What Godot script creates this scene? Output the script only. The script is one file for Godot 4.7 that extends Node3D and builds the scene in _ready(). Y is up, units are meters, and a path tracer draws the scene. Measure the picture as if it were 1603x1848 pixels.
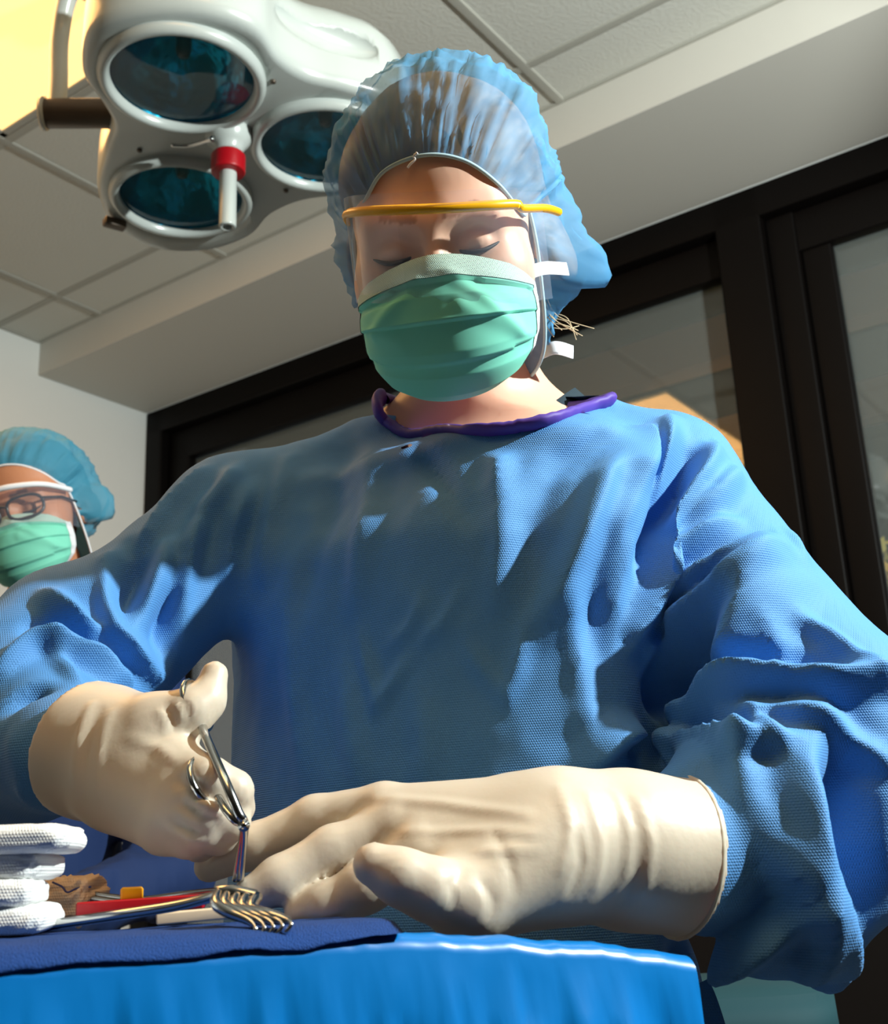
extends Node3D
# An operating room seen from beside the instrument tray, looking up at a gowned surgeon at work.
# Units are metres; the camera stands at (0, 1, 0). The room is turned: its long wall runs along U, its depth along W.

const U := Vector3(0.8169, 0, 0.5767)
const W := Vector3(-0.5767, 0, 0.8169)
const CEILING := 2.86

const GOWN := [
	[2, 0, 0.7431, 0.6691, 0, 0, 0, 0, 0, 0.03],
	[0, -0.019, 1.3539, -1.005, -0.1866, 1.3007, -0.995, 0.05, 0.055, 0.05],
	[0, 0.0912, 1.3522, -0.985, 0.1865, 1.3006, -0.945, 0.05, 0.058, 0.05],
	[0, -0.1866, 1.3007, -0.995, -0.3295, 1.122, -0.905, 0.056, 0.07, 0.03],
	[0, -0.3295, 1.122, -0.905, -0.2617, 1.083, -0.795, 0.075, 0.04, 0.03],
	[0, 0.1865, 1.3006, -0.945, 0.2635, 1.0558, -0.85, 0.06, 0.088, 0.03],
	[0, 0.2635, 1.0558, -0.85, 0.134, 1.0003, -0.75, 0.092, 0.04, 0.03],
	[0, 0.2468, 1.0124, -0.84, 0.198, 0.9702, -0.79, 0.06, 0.048, 0.05],
	[0, 0.2418, 0.976, -0.84, 0.2397, 0.9271, -0.83, 0.03, 0.012, 0.04],
	[1, 0.0509, 1.2067, -0.89, 0.075, 0.075, 0.05, 0, 0, 0.06],
	[1, -0.0792, 1.2158, -0.965, 0.075, 0.075, 0.045, 0, 0, 0.06],
	[0, -0.3205, 1.1984, -0.93, -0.3372, 1.1489, -0.91, 0.048, 0.06, 0.03],
	[2, 1, 0.7431, 0.6691, 0, 0, 0, 0, 0, 0.03],
	[0, 0.1469, 1.1844, -0.955, 0.142, 1.0533, -0.94, 0.05, 0.055, 0.04],
	[0, 0.115, 0.9085, -0.9, 0.1217, 0.8213, -0.87, 0.045, 0.07, 0.06],
]
const GOWN_LOFTS := [[
	[0.7086, -0.0434, -1, 0.2075, 0.15],
	[0.9025, -0.0357, -0.985, 0.2044, 0.12],
	[1.0283, -0.0309, -0.98, 0.207, 0.11],
	[1.1405, -0.0256, -0.98, 0.213, 0.11],
	[1.236, -0.0208, -0.98, 0.2227, 0.115],
	[1.3126, -0.0106, -0.985, 0.2065, 0.1],
	[1.3668, 0.0295, -0.995, 0.1284, 0.07]],
[	[0.694, -0.0435, -1.05, 0.2331, 0.1],
	[0.8959, -0.0335, -1.05, 0.2272, 0.075],
	[1.0772, -0.0265, -1.05, 0.2248, 0.06],
	[1.2517, -0.0221, -1.045, 0.2221, 0.06],
	[1.3137, -0.0091, -1.04, 0.1886, 0.05]]]
const GOWN_FOLDS := [
	[0.014, -0.0064, 0.5, 0, [Vector3(-0.0195, 1.3256, -0.8773), Vector3(0.0004, 1.2794, -0.8401), Vector3(0.0193, 1.2408, -0.8164)]],
	[0.02, 0.0144, 0.6, 0.5, [Vector3(-0.1814, 1.3311, -0.9394), Vector3(-0.1826, 1.2401, -0.9268)]],
	[0.016, 0.0112, 0.5, 0.3, [Vector3(-0.164, 1.314, -0.9354), Vector3(-0.1741, 1.2734, -0.9286)]],
	[0.018, 0.0096, 0.5, 0.3, [Vector3(-0.1331, 1.3428, -0.9505), Vector3(-0.1447, 1.2876, -0.9322), Vector3(-0.1519, 1.2338, -0.9262)]],
	[0.03, -0.0128, 0.1, 0, [Vector3(-0.0827, 1.36, -0.955), Vector3(-0.098, 1.2832, -0.9092), Vector3(-0.1155, 1.2122, -0.9002)]],
	[0.026, 0.0096, 0.3, 0.3, [Vector3(-0.0587, 1.3214, -0.9), Vector3(-0.0614, 1.2505, -0.867), Vector3(-0.0717, 1.1908, -0.8726)]],
	[0.02, 0.008, 0.4, 0, [Vector3(-0.0936, 1.3372, -0.9401), Vector3(-0.109, 1.2637, -0.9053), Vector3(-0.1277, 1.2101, -0.9085)]],
	[0.012, 0.0064, 0.8, 0.4, [Vector3(-0.0679, 1.1689, -0.8713), Vector3(-0.062, 1.1428, -0.8681), Vector3(-0.0553, 1.115, -0.8633)]],
	[0.012, 0.0064, 0.8, -0.3, [Vector3(-0.0319, 1.1441, -0.8468), Vector3(-0.0429, 1.1297, -0.8553), Vector3(-0.0553, 1.115, -0.8633)]],
	[0.013, 0.008, 0.8, 0.4, [Vector3(0.0557, 1.166, -0.812), Vector3(0.0475, 1.1374, -0.8163), Vector3(0.0371, 1.1119, -0.8203)]],
	[0.012, 0.0064, 0.8, -0.3, [Vector3(0.0129, 1.149, -0.8238), Vector3(0.0257, 1.1294, -0.8219), Vector3(0.0371, 1.1119, -0.8203)]],
	[0.01, 0.0048, 0.8, 0.3, [Vector3(-0.0197, 1.1884, -0.8337), Vector3(-0.0288, 1.1697, -0.8413), Vector3(-0.0462, 1.1586, -0.8551)]],
	[0.01, 0.0048, 0.8, 0.3, [Vector3(0.009, 1.1922, -0.82), Vector3(-0.0041, 1.1699, -0.8278), Vector3(-0.021, 1.1565, -0.8385)]],
	[0.03, 0.023, 0.6, 0.8, [Vector3(0.1549, 1.3169, -0.8636), Vector3(0.1171, 1.2668, -0.8188), Vector3(0.0984, 1.226, -0.8073), Vector3(0.0797, 1.1863, -0.8088), Vector3(0.0687, 1.1672, -0.8111)]],
	[0.022, -0.0092, 0.3, 0, [Vector3(0.1198, 1.3065, -0.8316), Vector3(0.0828, 1.2768, -0.8177), Vector3(0.0639, 1.2358, -0.8066), Vector3(0.0625, 1.195, -0.8081)]],
	[0.026, 0.0207, 0.6, 0.7, [Vector3(0.1644, 1.3263, -0.8773), Vector3(0.1434, 1.2767, -0.8387), Vector3(0.1246, 1.2312, -0.8149), Vector3(0.1099, 1.1861, -0.8139)]],
	[0.02, -0.0138, 0.3, 0, [Vector3(0.1367, 1.2647, -0.8284), Vector3(0.1188, 1.2225, -0.8128), Vector3(0.1032, 1.1781, -0.8133), Vector3(0.0966, 1.1121, -0.8186)]],
	[0.022, 0.0115, 0.5, 0.4, [Vector3(0.0911, 1.1782, -0.8109), Vector3(0.092, 1.1314, -0.8161), Vector3(0.0931, 1.0817, -0.8199)]],
	[0.02, 0.0064, 0.3, 0, [Vector3(-0.1281, 1.1881, -0.9106), Vector3(-0.1249, 1.1361, -0.9179), Vector3(-0.1181, 1.0713, -0.9125)]],
	[0.02, 0.0064, 0.3, 0, [Vector3(-0.0818, 1.1545, -0.8821), Vector3(-0.0782, 1.1078, -0.8794), Vector3(-0.0701, 1.0662, -0.8714)]],
	[0.02, 0.0064, 0.3, 0, [Vector3(-0.0226, 1.117, -0.8435), Vector3(-0.0198, 1.085, -0.8417), Vector3(-0.0208, 1.058, -0.8416)]],
	[0.018, 0.008, 0.5, 0.3, [Vector3(0.0317, 1.314, -0.8404), Vector3(0.0418, 1.2761, -0.8228), Vector3(0.0408, 1.2294, -0.8099), Vector3(0.0342, 1.1814, -0.8137)]],
	[0.016, 0.0064, 0.5, 0.3, [Vector3(0.0564, 1.305, -0.8313), Vector3(0.0446, 1.2862, -0.8269), Vector3(0.0371, 1.2666, -0.8196)]],
	[0.018, 0.0216, 0.6, 0.6, [Vector3(0.1861, 1.3411, -0.891), Vector3(0.1777, 1.3098, -0.8728), Vector3(0.162, 1.2694, -0.8599)]],
	[0.022, 0.0324, 0.7, 0.9, [Vector3(0.2158, 1.3105, -0.8822), Vector3(0.1974, 1.2732, -0.863), Vector3(0.1602, 1.2174, -0.8478), Vector3(0.1317, 1.1565, -0.8325)]],
	[0.018, -0.018, 0.3, 0, [Vector3(0.194, 1.2993, -0.8717), Vector3(0.1778, 1.2646, -0.8616), Vector3(0.1445, 1.2096, -0.8318)]],
	[0.016, 0.018, 0.6, 0.5, [Vector3(0.233, 1.292, -0.8828), Vector3(0.2131, 1.2617, -0.8576), Vector3(0.1927, 1.238, -0.8493)]],
	[0.018, 0.0252, 0.7, 0.8, [Vector3(0.2112, 1.2382, -0.8455), Vector3(0.18, 1.2164, -0.8475), Vector3(0.1575, 1.1994, -0.8472)]],
	[0.018, 0.0234, 0.7, 0.8, [Vector3(0.2371, 1.217, -0.8357), Vector3(0.2042, 1.2038, -0.8313), Vector3(0.1728, 1.1898, -0.8457), Vector3(0.1511, 1.173, -0.8487)]],
	[0.022, 0.0288, 0.7, 0.9, [Vector3(0.2327, 1.2037, -0.8278), Vector3(0.2002, 1.1819, -0.8244), Vector3(0.1716, 1.1663, -0.8431), Vector3(0.1416, 1.1457, -0.8465)]],
	[0.05, 0.036, 0.6, 0.6, [Vector3(0.2321, 1.2047, -0.8283), Vector3(0.2148, 1.1735, -0.8154), Vector3(0.2017, 1.1452, -0.8108), Vector3(0.1891, 1.1092, -0.8005)]],
	[0.03, -0.0216, 0.2, 0, [Vector3(0.1898, 1.156, -0.8226), Vector3(0.1711, 1.1359, -0.84), Vector3(0.153, 1.1122, -0.8659)]],
	[0.014, 0.0144, 0.7, 0.5, [Vector3(0.2445, 1.1499, -0.7986), Vector3(0.2597, 1.1343, -0.7874), Vector3(0.2809, 1.1017, -0.7681)]],
	[0.007, 0.0072, 0.8, 0.4, [Vector3(0.219, 1.1498, -0.8043), Vector3(0.2223, 1.1204, -0.7854), Vector3(0.2201, 1.1039, -0.7741)]],
	[0.007, 0.0054, 0.8, 0.4, [Vector3(0.2245, 1.1461, -0.8005), Vector3(0.2283, 1.1155, -0.7797)]],
	[0.01, 0.0072, 0.7, 0.3, [Vector3(0.2648, 1.2345, -0.8642), Vector3(0.2623, 1.2059, -0.8385)]],
	[0.024, 0.036, 0.6, 0.6, [Vector3(0.1478, 1.0913, -0.8664), Vector3(0.1674, 1.0988, -0.8366), Vector3(0.1985, 1.1036, -0.7855), Vector3(0.2507, 1.1002, -0.7655), Vector3(0.2861, 1.1032, -0.7698)]],
	[0.02, -0.0252, 0.3, 0, [Vector3(0.1526, 1.1062, -0.8672), Vector3(0.1743, 1.1096, -0.8256), Vector3(0.2016, 1.1143, -0.7929), Vector3(0.2515, 1.1114, -0.7724)]],
	[0.022, 0.0324, 0.6, 0.8, [Vector3(0.0915, 1.0585, -0.8213), Vector3(0.1134, 1.0816, -0.8279), Vector3(0.1576, 1.075, -0.831), Vector3(0.1746, 1.0597, -0.7461), Vector3(0.198, 1.0599, -0.745)]],
	[0.016, -0.0216, 0.3, 0, [Vector3(0.1298, 1.0739, -0.8436), Vector3(0.1612, 1.0814, -0.8171), Vector3(0.1821, 1.0751, -0.7607)]],
	[0.016, 0.018, 0.7, 0.5, [Vector3(0.1905, 1.0837, -0.7679), Vector3(0.2371, 1.0761, -0.754), Vector3(0.2723, 1.0484, -0.7526)]],
	[0.014, 0.018, 0.7, 0.6, [Vector3(0.1905, 1.0837, -0.7679), Vector3(0.1939, 1.0702, -0.7529), Vector3(0.198, 1.0599, -0.745)]],
	[0.034, 0.0288, 0.6, -0.5, [Vector3(0.2371, 1.0761, -0.754), Vector3(0.215, 1.0421, -0.7395), Vector3(0.2078, 1.005, -0.7317), Vector3(0.2238, 0.9562, -0.7483), Vector3(0.241, 0.9236, -0.8099)]],
	[0.034, -0.0252, 0.2, 0, [Vector3(0.2487, 1.064, -0.7504), Vector3(0.2394, 1.0367, -0.7444), Vector3(0.2374, 0.9971, -0.7451), Vector3(0.2469, 0.9639, -0.763)]],
	[0.022, 0.0288, 0.6, 0.8, [Vector3(0.1742, 1.0586, -0.7451), Vector3(0.1701, 1.0334, -0.7276), Vector3(0.1756, 1.0062, -0.7222), Vector3(0.192, 0.9843, -0.7288), Vector3(0.1978, 0.9698, -0.7337)]],
	[0.02, -0.0216, 0.3, 0, [Vector3(0.153, 1.0467, -0.7376), Vector3(0.1577, 1.0259, -0.7225), Vector3(0.1674, 0.9999, -0.7201), Vector3(0.1817, 0.9804, -0.7277)]],
	[0.014, 0.018, 0.6, 0.6, [Vector3(0.1347, 1.0336, -0.7275), Vector3(0.1453, 1.028, -0.7225), Vector3(0.1542, 1.0204, -0.7197)]],
	[0.012, 0.0144, 0.6, 0.6, [Vector3(0.1378, 1.0136, -0.7122), Vector3(0.149, 0.9956, -0.713), Vector3(0.1659, 0.983, -0.7236), Vector3(0.1633, 0.9686, -0.7311)]],
	[0.016, -0.018, 0.3, 0, [Vector3(0.1404, 1.004, -0.7105), Vector3(0.1449, 0.9852, -0.7143), Vector3(0.1488, 0.9694, -0.7255)]],
	[0.018, 0.0252, 0.6, 0.8, [Vector3(0.1978, 0.9698, -0.7337), Vector3(0.17, 0.9464, -0.7498), Vector3(0.1453, 0.9208, -0.8498)]],
	[0.018, -0.0216, 0.3, 0, [Vector3(0.1865, 0.9707, -0.7318), Vector3(0.1609, 0.9557, -0.7432), Vector3(0.1508, 0.9374, -0.8623)]],
	[0.016, 0.018, 0.7, 0.7, [Vector3(0.2072, 0.9741, -0.7348), Vector3(0.2056, 0.9451, -0.7474), Vector3(0.2057, 0.9271, -0.7691)]],
	[0.022, 0.0252, 0.7, 0.8, [Vector3(-0.2715, 1.2499, -0.9018), Vector3(-0.2641, 1.211, -0.8788), Vector3(-0.2577, 1.1817, -0.8726), Vector3(-0.2473, 1.1665, -0.8785), Vector3(-0.2301, 1.1516, -0.9079)]],
	[0.03, -0.0252, 0.2, 0, [Vector3(-0.2531, 1.2503, -0.8997), Vector3(-0.2496, 1.2196, -0.886), Vector3(-0.2497, 1.1916, -0.8789)]],
	[0.022, 0.0252, 0.6, 0.7, [Vector3(-0.2258, 1.2553, -0.9057), Vector3(-0.2348, 1.2231, -0.8924), Vector3(-0.2393, 1.2042, -0.8867), Vector3(-0.2462, 1.1826, -0.88)]],
	[0.02, -0.018, 0.3, 0, [Vector3(-0.2154, 1.222, -0.9031), Vector3(-0.2225, 1.1945, -0.8988), Vector3(-0.2268, 1.1687, -0.9015)]],
	[0.018, 0.0252, 0.7, -0.6, [Vector3(-0.3051, 1.2131, -0.8739), Vector3(-0.2789, 1.1853, -0.8626), Vector3(-0.2661, 1.1777, -0.8658)]],
	[0.016, -0.0216, 0.3, 0, [Vector3(-0.3079, 1.1834, -0.8502), Vector3(-0.2866, 1.177, -0.8529), Vector3(-0.2674, 1.1729, -0.8625)]],
	[0.018, 0.0252, 0.7, 0.6, [Vector3(-0.3173, 1.1436, -0.8163), Vector3(-0.302, 1.1655, -0.8362), Vector3(-0.2918, 1.1643, -0.8385), Vector3(-0.2712, 1.1537, -0.8393), Vector3(-0.2504, 1.1375, -0.8536)]],
	[0.014, -0.0216, 0.3, 0, [Vector3(-0.2984, 1.117, -0.7869), Vector3(-0.285, 1.1266, -0.7898), Vector3(-0.2743, 1.1286, -0.7913)]],
	[0.01, 0.0126, 0.8, 0.5, [Vector3(-0.2918, 1.1643, -0.8385), Vector3(-0.271, 1.1416, -0.8143), Vector3(-0.2552, 1.1294, -0.8029)]],
	[0.012, 0.0144, 0.8, 0.5, [Vector3(-0.2678, 1.1516, -0.8402), Vector3(-0.252, 1.1373, -0.8434), Vector3(-0.2449, 1.1285, -0.8703)]],
	[0.018, 0.0216, 0.6, 0.5, [Vector3(-0.2899, 1.0932, -0.7683), Vector3(-0.2764, 1.0706, -0.7597), Vector3(-0.2803, 1.051, -0.779)]],
	[0.016, 0.0216, 0.6, 0.5, [Vector3(-0.2651, 1.0666, -0.7585), Vector3(-0.2606, 1.0498, -0.7723)]],
	[0.016, -0.018, 0.3, 0, [Vector3(-0.277, 1.0991, -0.7615), Vector3(-0.2665, 1.0768, -0.7557), Vector3(-0.2667, 1.0567, -0.7651)]],
	[0.014, 0.0144, 0.6, 0.4, [Vector3(-0.2083, 1.2716, -0.9166), Vector3(-0.2117, 1.2271, -0.9059), Vector3(-0.2154, 1.1956, -0.9058)]],
	[0.016, 0.0144, 0.6, 0.4, [Vector3(-0.1785, 1.3251, -0.9369), Vector3(-0.199, 1.2927, -0.9248), Vector3(-0.2092, 1.2561, -0.9116)]],
	[0.014, 0.0126, 0.6, 0.4, [Vector3(-0.209, 1.3347, -0.9462), Vector3(-0.2324, 1.2954, -0.9286), Vector3(-0.2486, 1.2612, -0.9064)]],
]

# ---------------------------------------------------------------- geometry helpers
class Geo:
	var v := PackedVector3Array()
	var idx := PackedInt32Array()
	var col := PackedColorArray()
	var uv := PackedVector2Array()

	func tri(a: int, b: int, c: int) -> void:
		idx.append(a); idx.append(b); idx.append(c)

	func quad(a: int, b: int, c: int, d: int) -> void:
		idx.append(a); idx.append(b); idx.append(c)
		idx.append(a); idx.append(c); idx.append(d)

	# rows x cols lattice of points
	func grid(rows: Array, loop_cols := false, loop_rows := false) -> void:
		var at := v.size()
		var nr := rows.size()
		var nc: int = rows[0].size()
		for r in rows:
			v.append_array(r)
		for i in (nr if loop_rows else nr - 1):
			for j in (nc if loop_cols else nc - 1):
				var i2 := (i + 1) % nr
				var j2 := (j + 1) % nc
				quad(at + i * nc + j, at + i * nc + j2, at + i2 * nc + j2, at + i2 * nc + j)

	func fan(ring_at: int, n: int, centre: Vector3, flip := false) -> void:
		var c := v.size()
		v.append(centre)
		for j in n:
			if flip:
				tri(c, ring_at + (j + 1) % n, ring_at + j)
			else:
				tri(c, ring_at + j, ring_at + (j + 1) % n)

	# swept tube; radii may be one value or one for each point; flat squeezes across the binormal
	func tube(path: PackedVector3Array, radii: Array, sides := 10, capped := true, flat := 1.0, up := Vector3(0.123, 0.97, 0.2)) -> void:
		var n := path.size()
		var at := v.size()
		var rows := []
		var side := Vector3.ZERO
		for i in n:
			var t := (path[mini(i + 1, n - 1)] - path[maxi(i - 1, 0)]).normalized()
			if side == Vector3.ZERO:
				side = t.cross(up)
				if side.length() < 0.05:
					side = t.cross(Vector3(1, 0.1, 0))
			side = (side - t * side.dot(t)).normalized()
			var bi := t.cross(side).normalized()
			var r: float = radii[mini(i, radii.size() - 1)]
			var ring := PackedVector3Array()
			for k in sides:
				var a := TAU * k / sides
				ring.append(path[i] + side * cos(a) * r + bi * sin(a) * r * flat)
			rows.append(ring)
		grid(rows, true)
		if capped:
			fan(at, sides, path[0], true)
			fan(at + (n - 1) * sides, sides, path[n - 1])

	# profile of (radius, height) turned round the y axis of xf
	func lathe(profile: Array, xf: Transform3D, sides := 32) -> void:
		var rows := []
		for p in profile:
			var ring := PackedVector3Array()
			for k in sides:
				var a := TAU * k / sides
				ring.append(xf * Vector3(cos(a) * p.x, p.y, sin(a) * p.x))
			rows.append(ring)
		grid(rows, true)

	func box(xf: Transform3D, size: Vector3, bevel := 0.004) -> void:
		var h := size / 2
		var b := minf(bevel, minf(h.x, minf(h.y, h.z)) * 0.6)
		var at := v.size()
		for i in 8:
			var s := Vector3(1 if i & 1 else -1, 1 if i & 2 else -1, 1 if i & 4 else -1)
			for ax in 3:
				var q := Vector3((h.x - b) * s.x, (h.y - b) * s.y, (h.z - b) * s.z)
				q[ax] = h[ax] * s[ax]
				v.append(xf * q)
		var me := func(i: int, ax: int) -> int: return at + i * 3 + ax
		for ax in 3:
			var u := 1 << ((ax + 1) % 3)
			var w := 1 << ((ax + 2) % 3)
			var a := 1 << ax
			for sgn in 2:
				var o := a * sgn
				if sgn:
					quad(me.call(o, ax), me.call(o + w, ax), me.call(o + u + w, ax), me.call(o + u, ax))
				else:
					quad(me.call(o, ax), me.call(o + u, ax), me.call(o + u + w, ax), me.call(o + w, ax))
			# edges along axis ax
			var ua := (ax + 1) % 3
			var wa := (ax + 2) % 3
			for su in 2:
				for sw in 2:
					var e := u * su + w * sw
					if su == sw:
						quad(me.call(e, ua), me.call(e + a, ua), me.call(e + a, wa), me.call(e, wa))
					else:
						quad(me.call(e, ua), me.call(e, wa), me.call(e + a, wa), me.call(e + a, ua))
		for i in 8:
			var n := (i & 1) + ((i >> 1) & 1) + ((i >> 2) & 1)
			if n % 2:
				tri(me.call(i, 0), me.call(i, 2), me.call(i, 1))
			else:
				tri(me.call(i, 0), me.call(i, 1), me.call(i, 2))

	# outline in x,z of xf pushed up from y0 to y1
	func prism(outline: PackedVector2Array, xf: Transform3D, y0: float, y1: float) -> void:
		var n := outline.size()
		var t := Geometry2D.triangulate_polygon(outline)
		for y in [y0, y1]:
			var at := v.size()
			for p in outline:
				v.append(xf * Vector3(p.x, y, p.y))
			for k in range(0, t.size(), 3):
				if y == y0:
					tri(at + t[k], at + t[k + 1], at + t[k + 2])
				else:
					tri(at + t[k], at + t[k + 2], at + t[k + 1])
		var s := v.size()
		for y in [y0, y1]:
			for p in outline:
				v.append(xf * Vector3(p.x, y, p.y))
		for j in n:
			var j2 := (j + 1) % n
			quad(s + j, s + j2, s + n + j2, s + n + j)

	func normals() -> PackedVector3Array:
		var n := PackedVector3Array()
		n.resize(v.size())
		for k in range(0, idx.size(), 3):
			var a := idx[k]
			var b := idx[k + 1]
			var c := idx[k + 2]
			var f := (v[c] - v[a]).cross(v[b] - v[a])
			n[a] += f
			n[b] += f
			n[c] += f
		for k in n.size():
			n[k] = n[k].normalized()
		return n

	# turns the faces outwards (closed shapes)
	func outward() -> Geo:
		var vol := 0.0
		var o := v[0]
		for k in range(0, idx.size(), 3):
			vol += (v[idx[k + 2]] - o).cross(v[idx[k + 1]] - o).dot(v[idx[k]] - o)
		if vol < 0.0:
			for k in range(0, idx.size(), 3):
				var s := idx[k]
				idx[k] = idx[k + 1]
				idx[k + 1] = s
		return self

	func smooth(times: int, share := 0.5) -> void:
		for t in times:
			var s := PackedVector3Array()
			s.resize(v.size())
			var w := PackedFloat32Array()
			w.resize(v.size())
			for k in range(0, idx.size(), 3):
				var a := idx[k]
				var b := idx[k + 1]
				var c := idx[k + 2]
				var q := v[a] + v[b] + v[c]
				s[a] += q - v[a]
				s[b] += q - v[b]
				s[c] += q - v[c]
				w[a] += 2.0
				w[b] += 2.0
				w[c] += 2.0
			for k in v.size():
				if w[k] > 0.0:
					v[k] = v[k].lerp(s[k] / w[k], share)

	func mesh(shift := Vector3.ZERO, flat := false) -> ArrayMesh:
		var arr := []
		arr.resize(Mesh.ARRAY_MAX)
		if flat:
			var fv := PackedVector3Array()
			var fi := PackedInt32Array()
			for k in idx:
				fv.append(v[k])
				fi.append(fi.size())
			v = fv
			idx = fi
		arr[Mesh.ARRAY_NORMAL] = normals()
		var moved := v
		if shift != Vector3.ZERO:
			for k in moved.size():
				moved[k] += shift
		arr[Mesh.ARRAY_VERTEX] = moved
		arr[Mesh.ARRAY_INDEX] = idx
		if col.size() == v.size():
			arr[Mesh.ARRAY_COLOR] = col
		if uv.size() == v.size():
			arr[Mesh.ARRAY_TEX_UV] = uv
		var m := ArrayMesh.new()
		m.add_surface_from_arrays(Mesh.PRIMITIVE_TRIANGLES, arr)
		return m


# ---------------------------------------------------------------- smooth solids: tapered capsules, ellipsoids and a lofted trunk, meshed as surface nets
class Field:
	var kind := PackedInt32Array()
	var a := PackedVector3Array()
	var b := PackedVector3Array()
	var ra := PackedFloat32Array()
	var rb := PackedFloat32Array()
	var kk := PackedFloat32Array()
	var lofts := []            # each: array of sections [y, cx, cz, half width, half depth]
	var near := PackedInt32Array()
	var inv := PackedFloat32Array()

	# rows: [0, ax,ay,az, bx,by,bz, ra, rb, k] capsule; [1, cx,cy,cz, rx,ry,rz, 0, 0, k] ellipsoid; [2, loft number, cosine, sine of its turn, ..., k]; kind + 10 cuts away
	func add(rows: Array) -> Field:
		for r in rows:
			kind.append(r[0])
			a.append(Vector3(r[1], r[2], r[3]))
			b.append(Vector3(r[4], r[5], r[6]))
			ra.append(r[7])
			rb.append(r[8])
			kk.append(r[9])
			inv.append(1.0 / maxf(a[-1].distance_squared_to(b[-1]), 1e-9))
		return self

	func one(i: int, p: Vector3) -> float:
		var t := kind[i] % 10
		if t == 0:
			var ba := b[i] - a[i]
			var pa := p - a[i]
			var h := clampf(pa.dot(ba) / maxf(ba.length_squared(), 1e-9), 0.0, 1.0)
			return (pa - ba * h).length() - lerpf(ra[i], rb[i], h)
		if t == 1:
			var q := (p - a[i]) / b[i]
			var l := q.length()
			var g := (q / b[i]).length()
			return l * (l - 1.0) / maxf(g, 1e-6)
		var s: Array = lofts[int(a[i].x)]
		var y := p.y
		var n := s.size()
		var j := 0
		while j < n - 2 and y > s[j + 1][0]:
			j += 1
		var u := clampf((y - s[j][0]) / (s[j + 1][0] - s[j][0]), 0.0, 1.0)
		u = u * u * (3.0 - 2.0 * u)
		var hw: float = lerpf(s[j][3], s[j + 1][3], u)
		var hd: float = lerpf(s[j][4], s[j + 1][4], u)
		var dx: float = p.x - lerpf(s[j][1], s[j + 1][1], u)
		var dz: float = p.z - lerpf(s[j][2], s[j + 1][2], u)
		var x: float = (dx * a[i].y + dz * a[i].z) / hw
		var z: float = (dz * a[i].y - dx * a[i].z) / hd
		var l2 := sqrt(x * x + z * z)
		var g2 := sqrt(x * x / (hw * hw) + z * z / (hd * hd))
		var d := l2 * (l2 - 1.0) / maxf(g2, 1e-6)
		var out: float = maxf(y - s[n - 1][0], s[0][0] - y)
		return maxf(d, out)

	func at(p: Vector3) -> float:
		var d := 1e9
		for i in near:
			var e := 0.0
			var ty := kind[i]
			if ty == 0:
				var ba := b[i] - a[i]
				var pa := p - a[i]
				var h := clampf(pa.dot(ba) * inv[i], 0.0, 1.0)
				e = (pa - ba * h).length() - ra[i] - (rb[i] - ra[i]) * h
			elif ty == 1:
				var q := (p - a[i]) / b[i]
				var l := q.length()
				e = l * (l - 1.0) / maxf((q / b[i]).length(), 1e-6)
			else:
				e = one(i, p)
			var k := kk[i]
			if ty >= 10:
				e = -e
				var h := maxf(k - absf(d - e), 0.0)
				d = maxf(d, e) + h * h * 0.25 / k
			else:
				var h := maxf(k - absf(d - e), 0.0)
				d = minf(d, e) - h * h * 0.25 / k
		return d

	func all() -> void:
		near = PackedInt32Array(range(kind.size()))

	# keeps of the given parts those that matter within reach of p
	func pick(p: Vector3, reach: float, from: PackedInt32Array) -> float:
		var es := PackedFloat32Array()
		var least := 1e9
		for i in from:
			var e := one(i, p)
			es.append(e)
			if kind[i] < 10:
				least = minf(least, e)
		near = PackedInt32Array()
		for j in from.size():
			var i := from[j]
			if es[j] < (reach if kind[i] >= 10 else least + reach * 2.0 + 0.01) + kk[i]:
				near.append(i)
		return at(p)

	func nets(lo: Vector3, hi: Vector3, cell: float, out: Geo) -> void:
		var B := 4
		var nb := Vector3i(((hi - lo) / (cell * B)).ceil())
		var n := nb * B + Vector3i.ONE
		var val := PackedFloat32Array()
		val.resize(n.x * n.y * n.z)
		val.fill(1.0)
		var vert := PackedInt32Array()
		vert.resize(n.x * n.y * n.z)
		vert.fill(-1)
		var sx := 1
		var sy := n.x
		var sz := n.x * n.y
		var half := cell * B * 0.5
		var reach := half * 1.75
		var blocks := []
		var every := PackedInt32Array(range(kind.size()))
		var lists := []
		for oz in range(0, nb.z, 4):
			for oy in range(0, nb.y, 4):
				for ox in range(0, nb.x, 4):
					var big := pick(lo + (Vector3(ox, oy, oz) + Vector3.ONE * 2.0) * cell * B, reach * 4.0, every)
					if big > reach * 5.5:
						continue
					var some := near
					for bz in range(oz, mini(oz + 4, nb.z)):
						for by in range(oy, mini(oy + 4, nb.y)):
							for bx in range(ox, mini(ox + 4, nb.x)):
								var d := pick(lo + Vector3(bx, by, bz) * cell * B + Vector3.ONE * half, reach, some)
								var x0 := bx * B
								var y0 := by * B
								var z0 := bz * B
								if absf(d) > reach * 1.5:
									if d < 0.0:
										for z in B + 1:
											for y in B + 1:
												for x in B + 1:
													val[x0 + x + (y0 + y) * sy + (z0 + z) * sz] = -1.0
									continue
								blocks.append(Vector3i(x0, y0, z0))
								lists.append(near)
		# second pass so that full blocks never overwrite computed corners
		for n_block in blocks.size():
			var o: Vector3i = blocks[n_block]
			near = lists[n_block]
			for z in B + 1:
				for y in B + 1:
					for x in B + 1:
						var i := o.x + x + (o.y + y) * sy + (o.z + z) * sz
						if absf(val[i]) == 1.0:
							val[i] = at(lo + Vector3(o.x + x, o.y + y, o.z + z) * cell)
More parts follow.
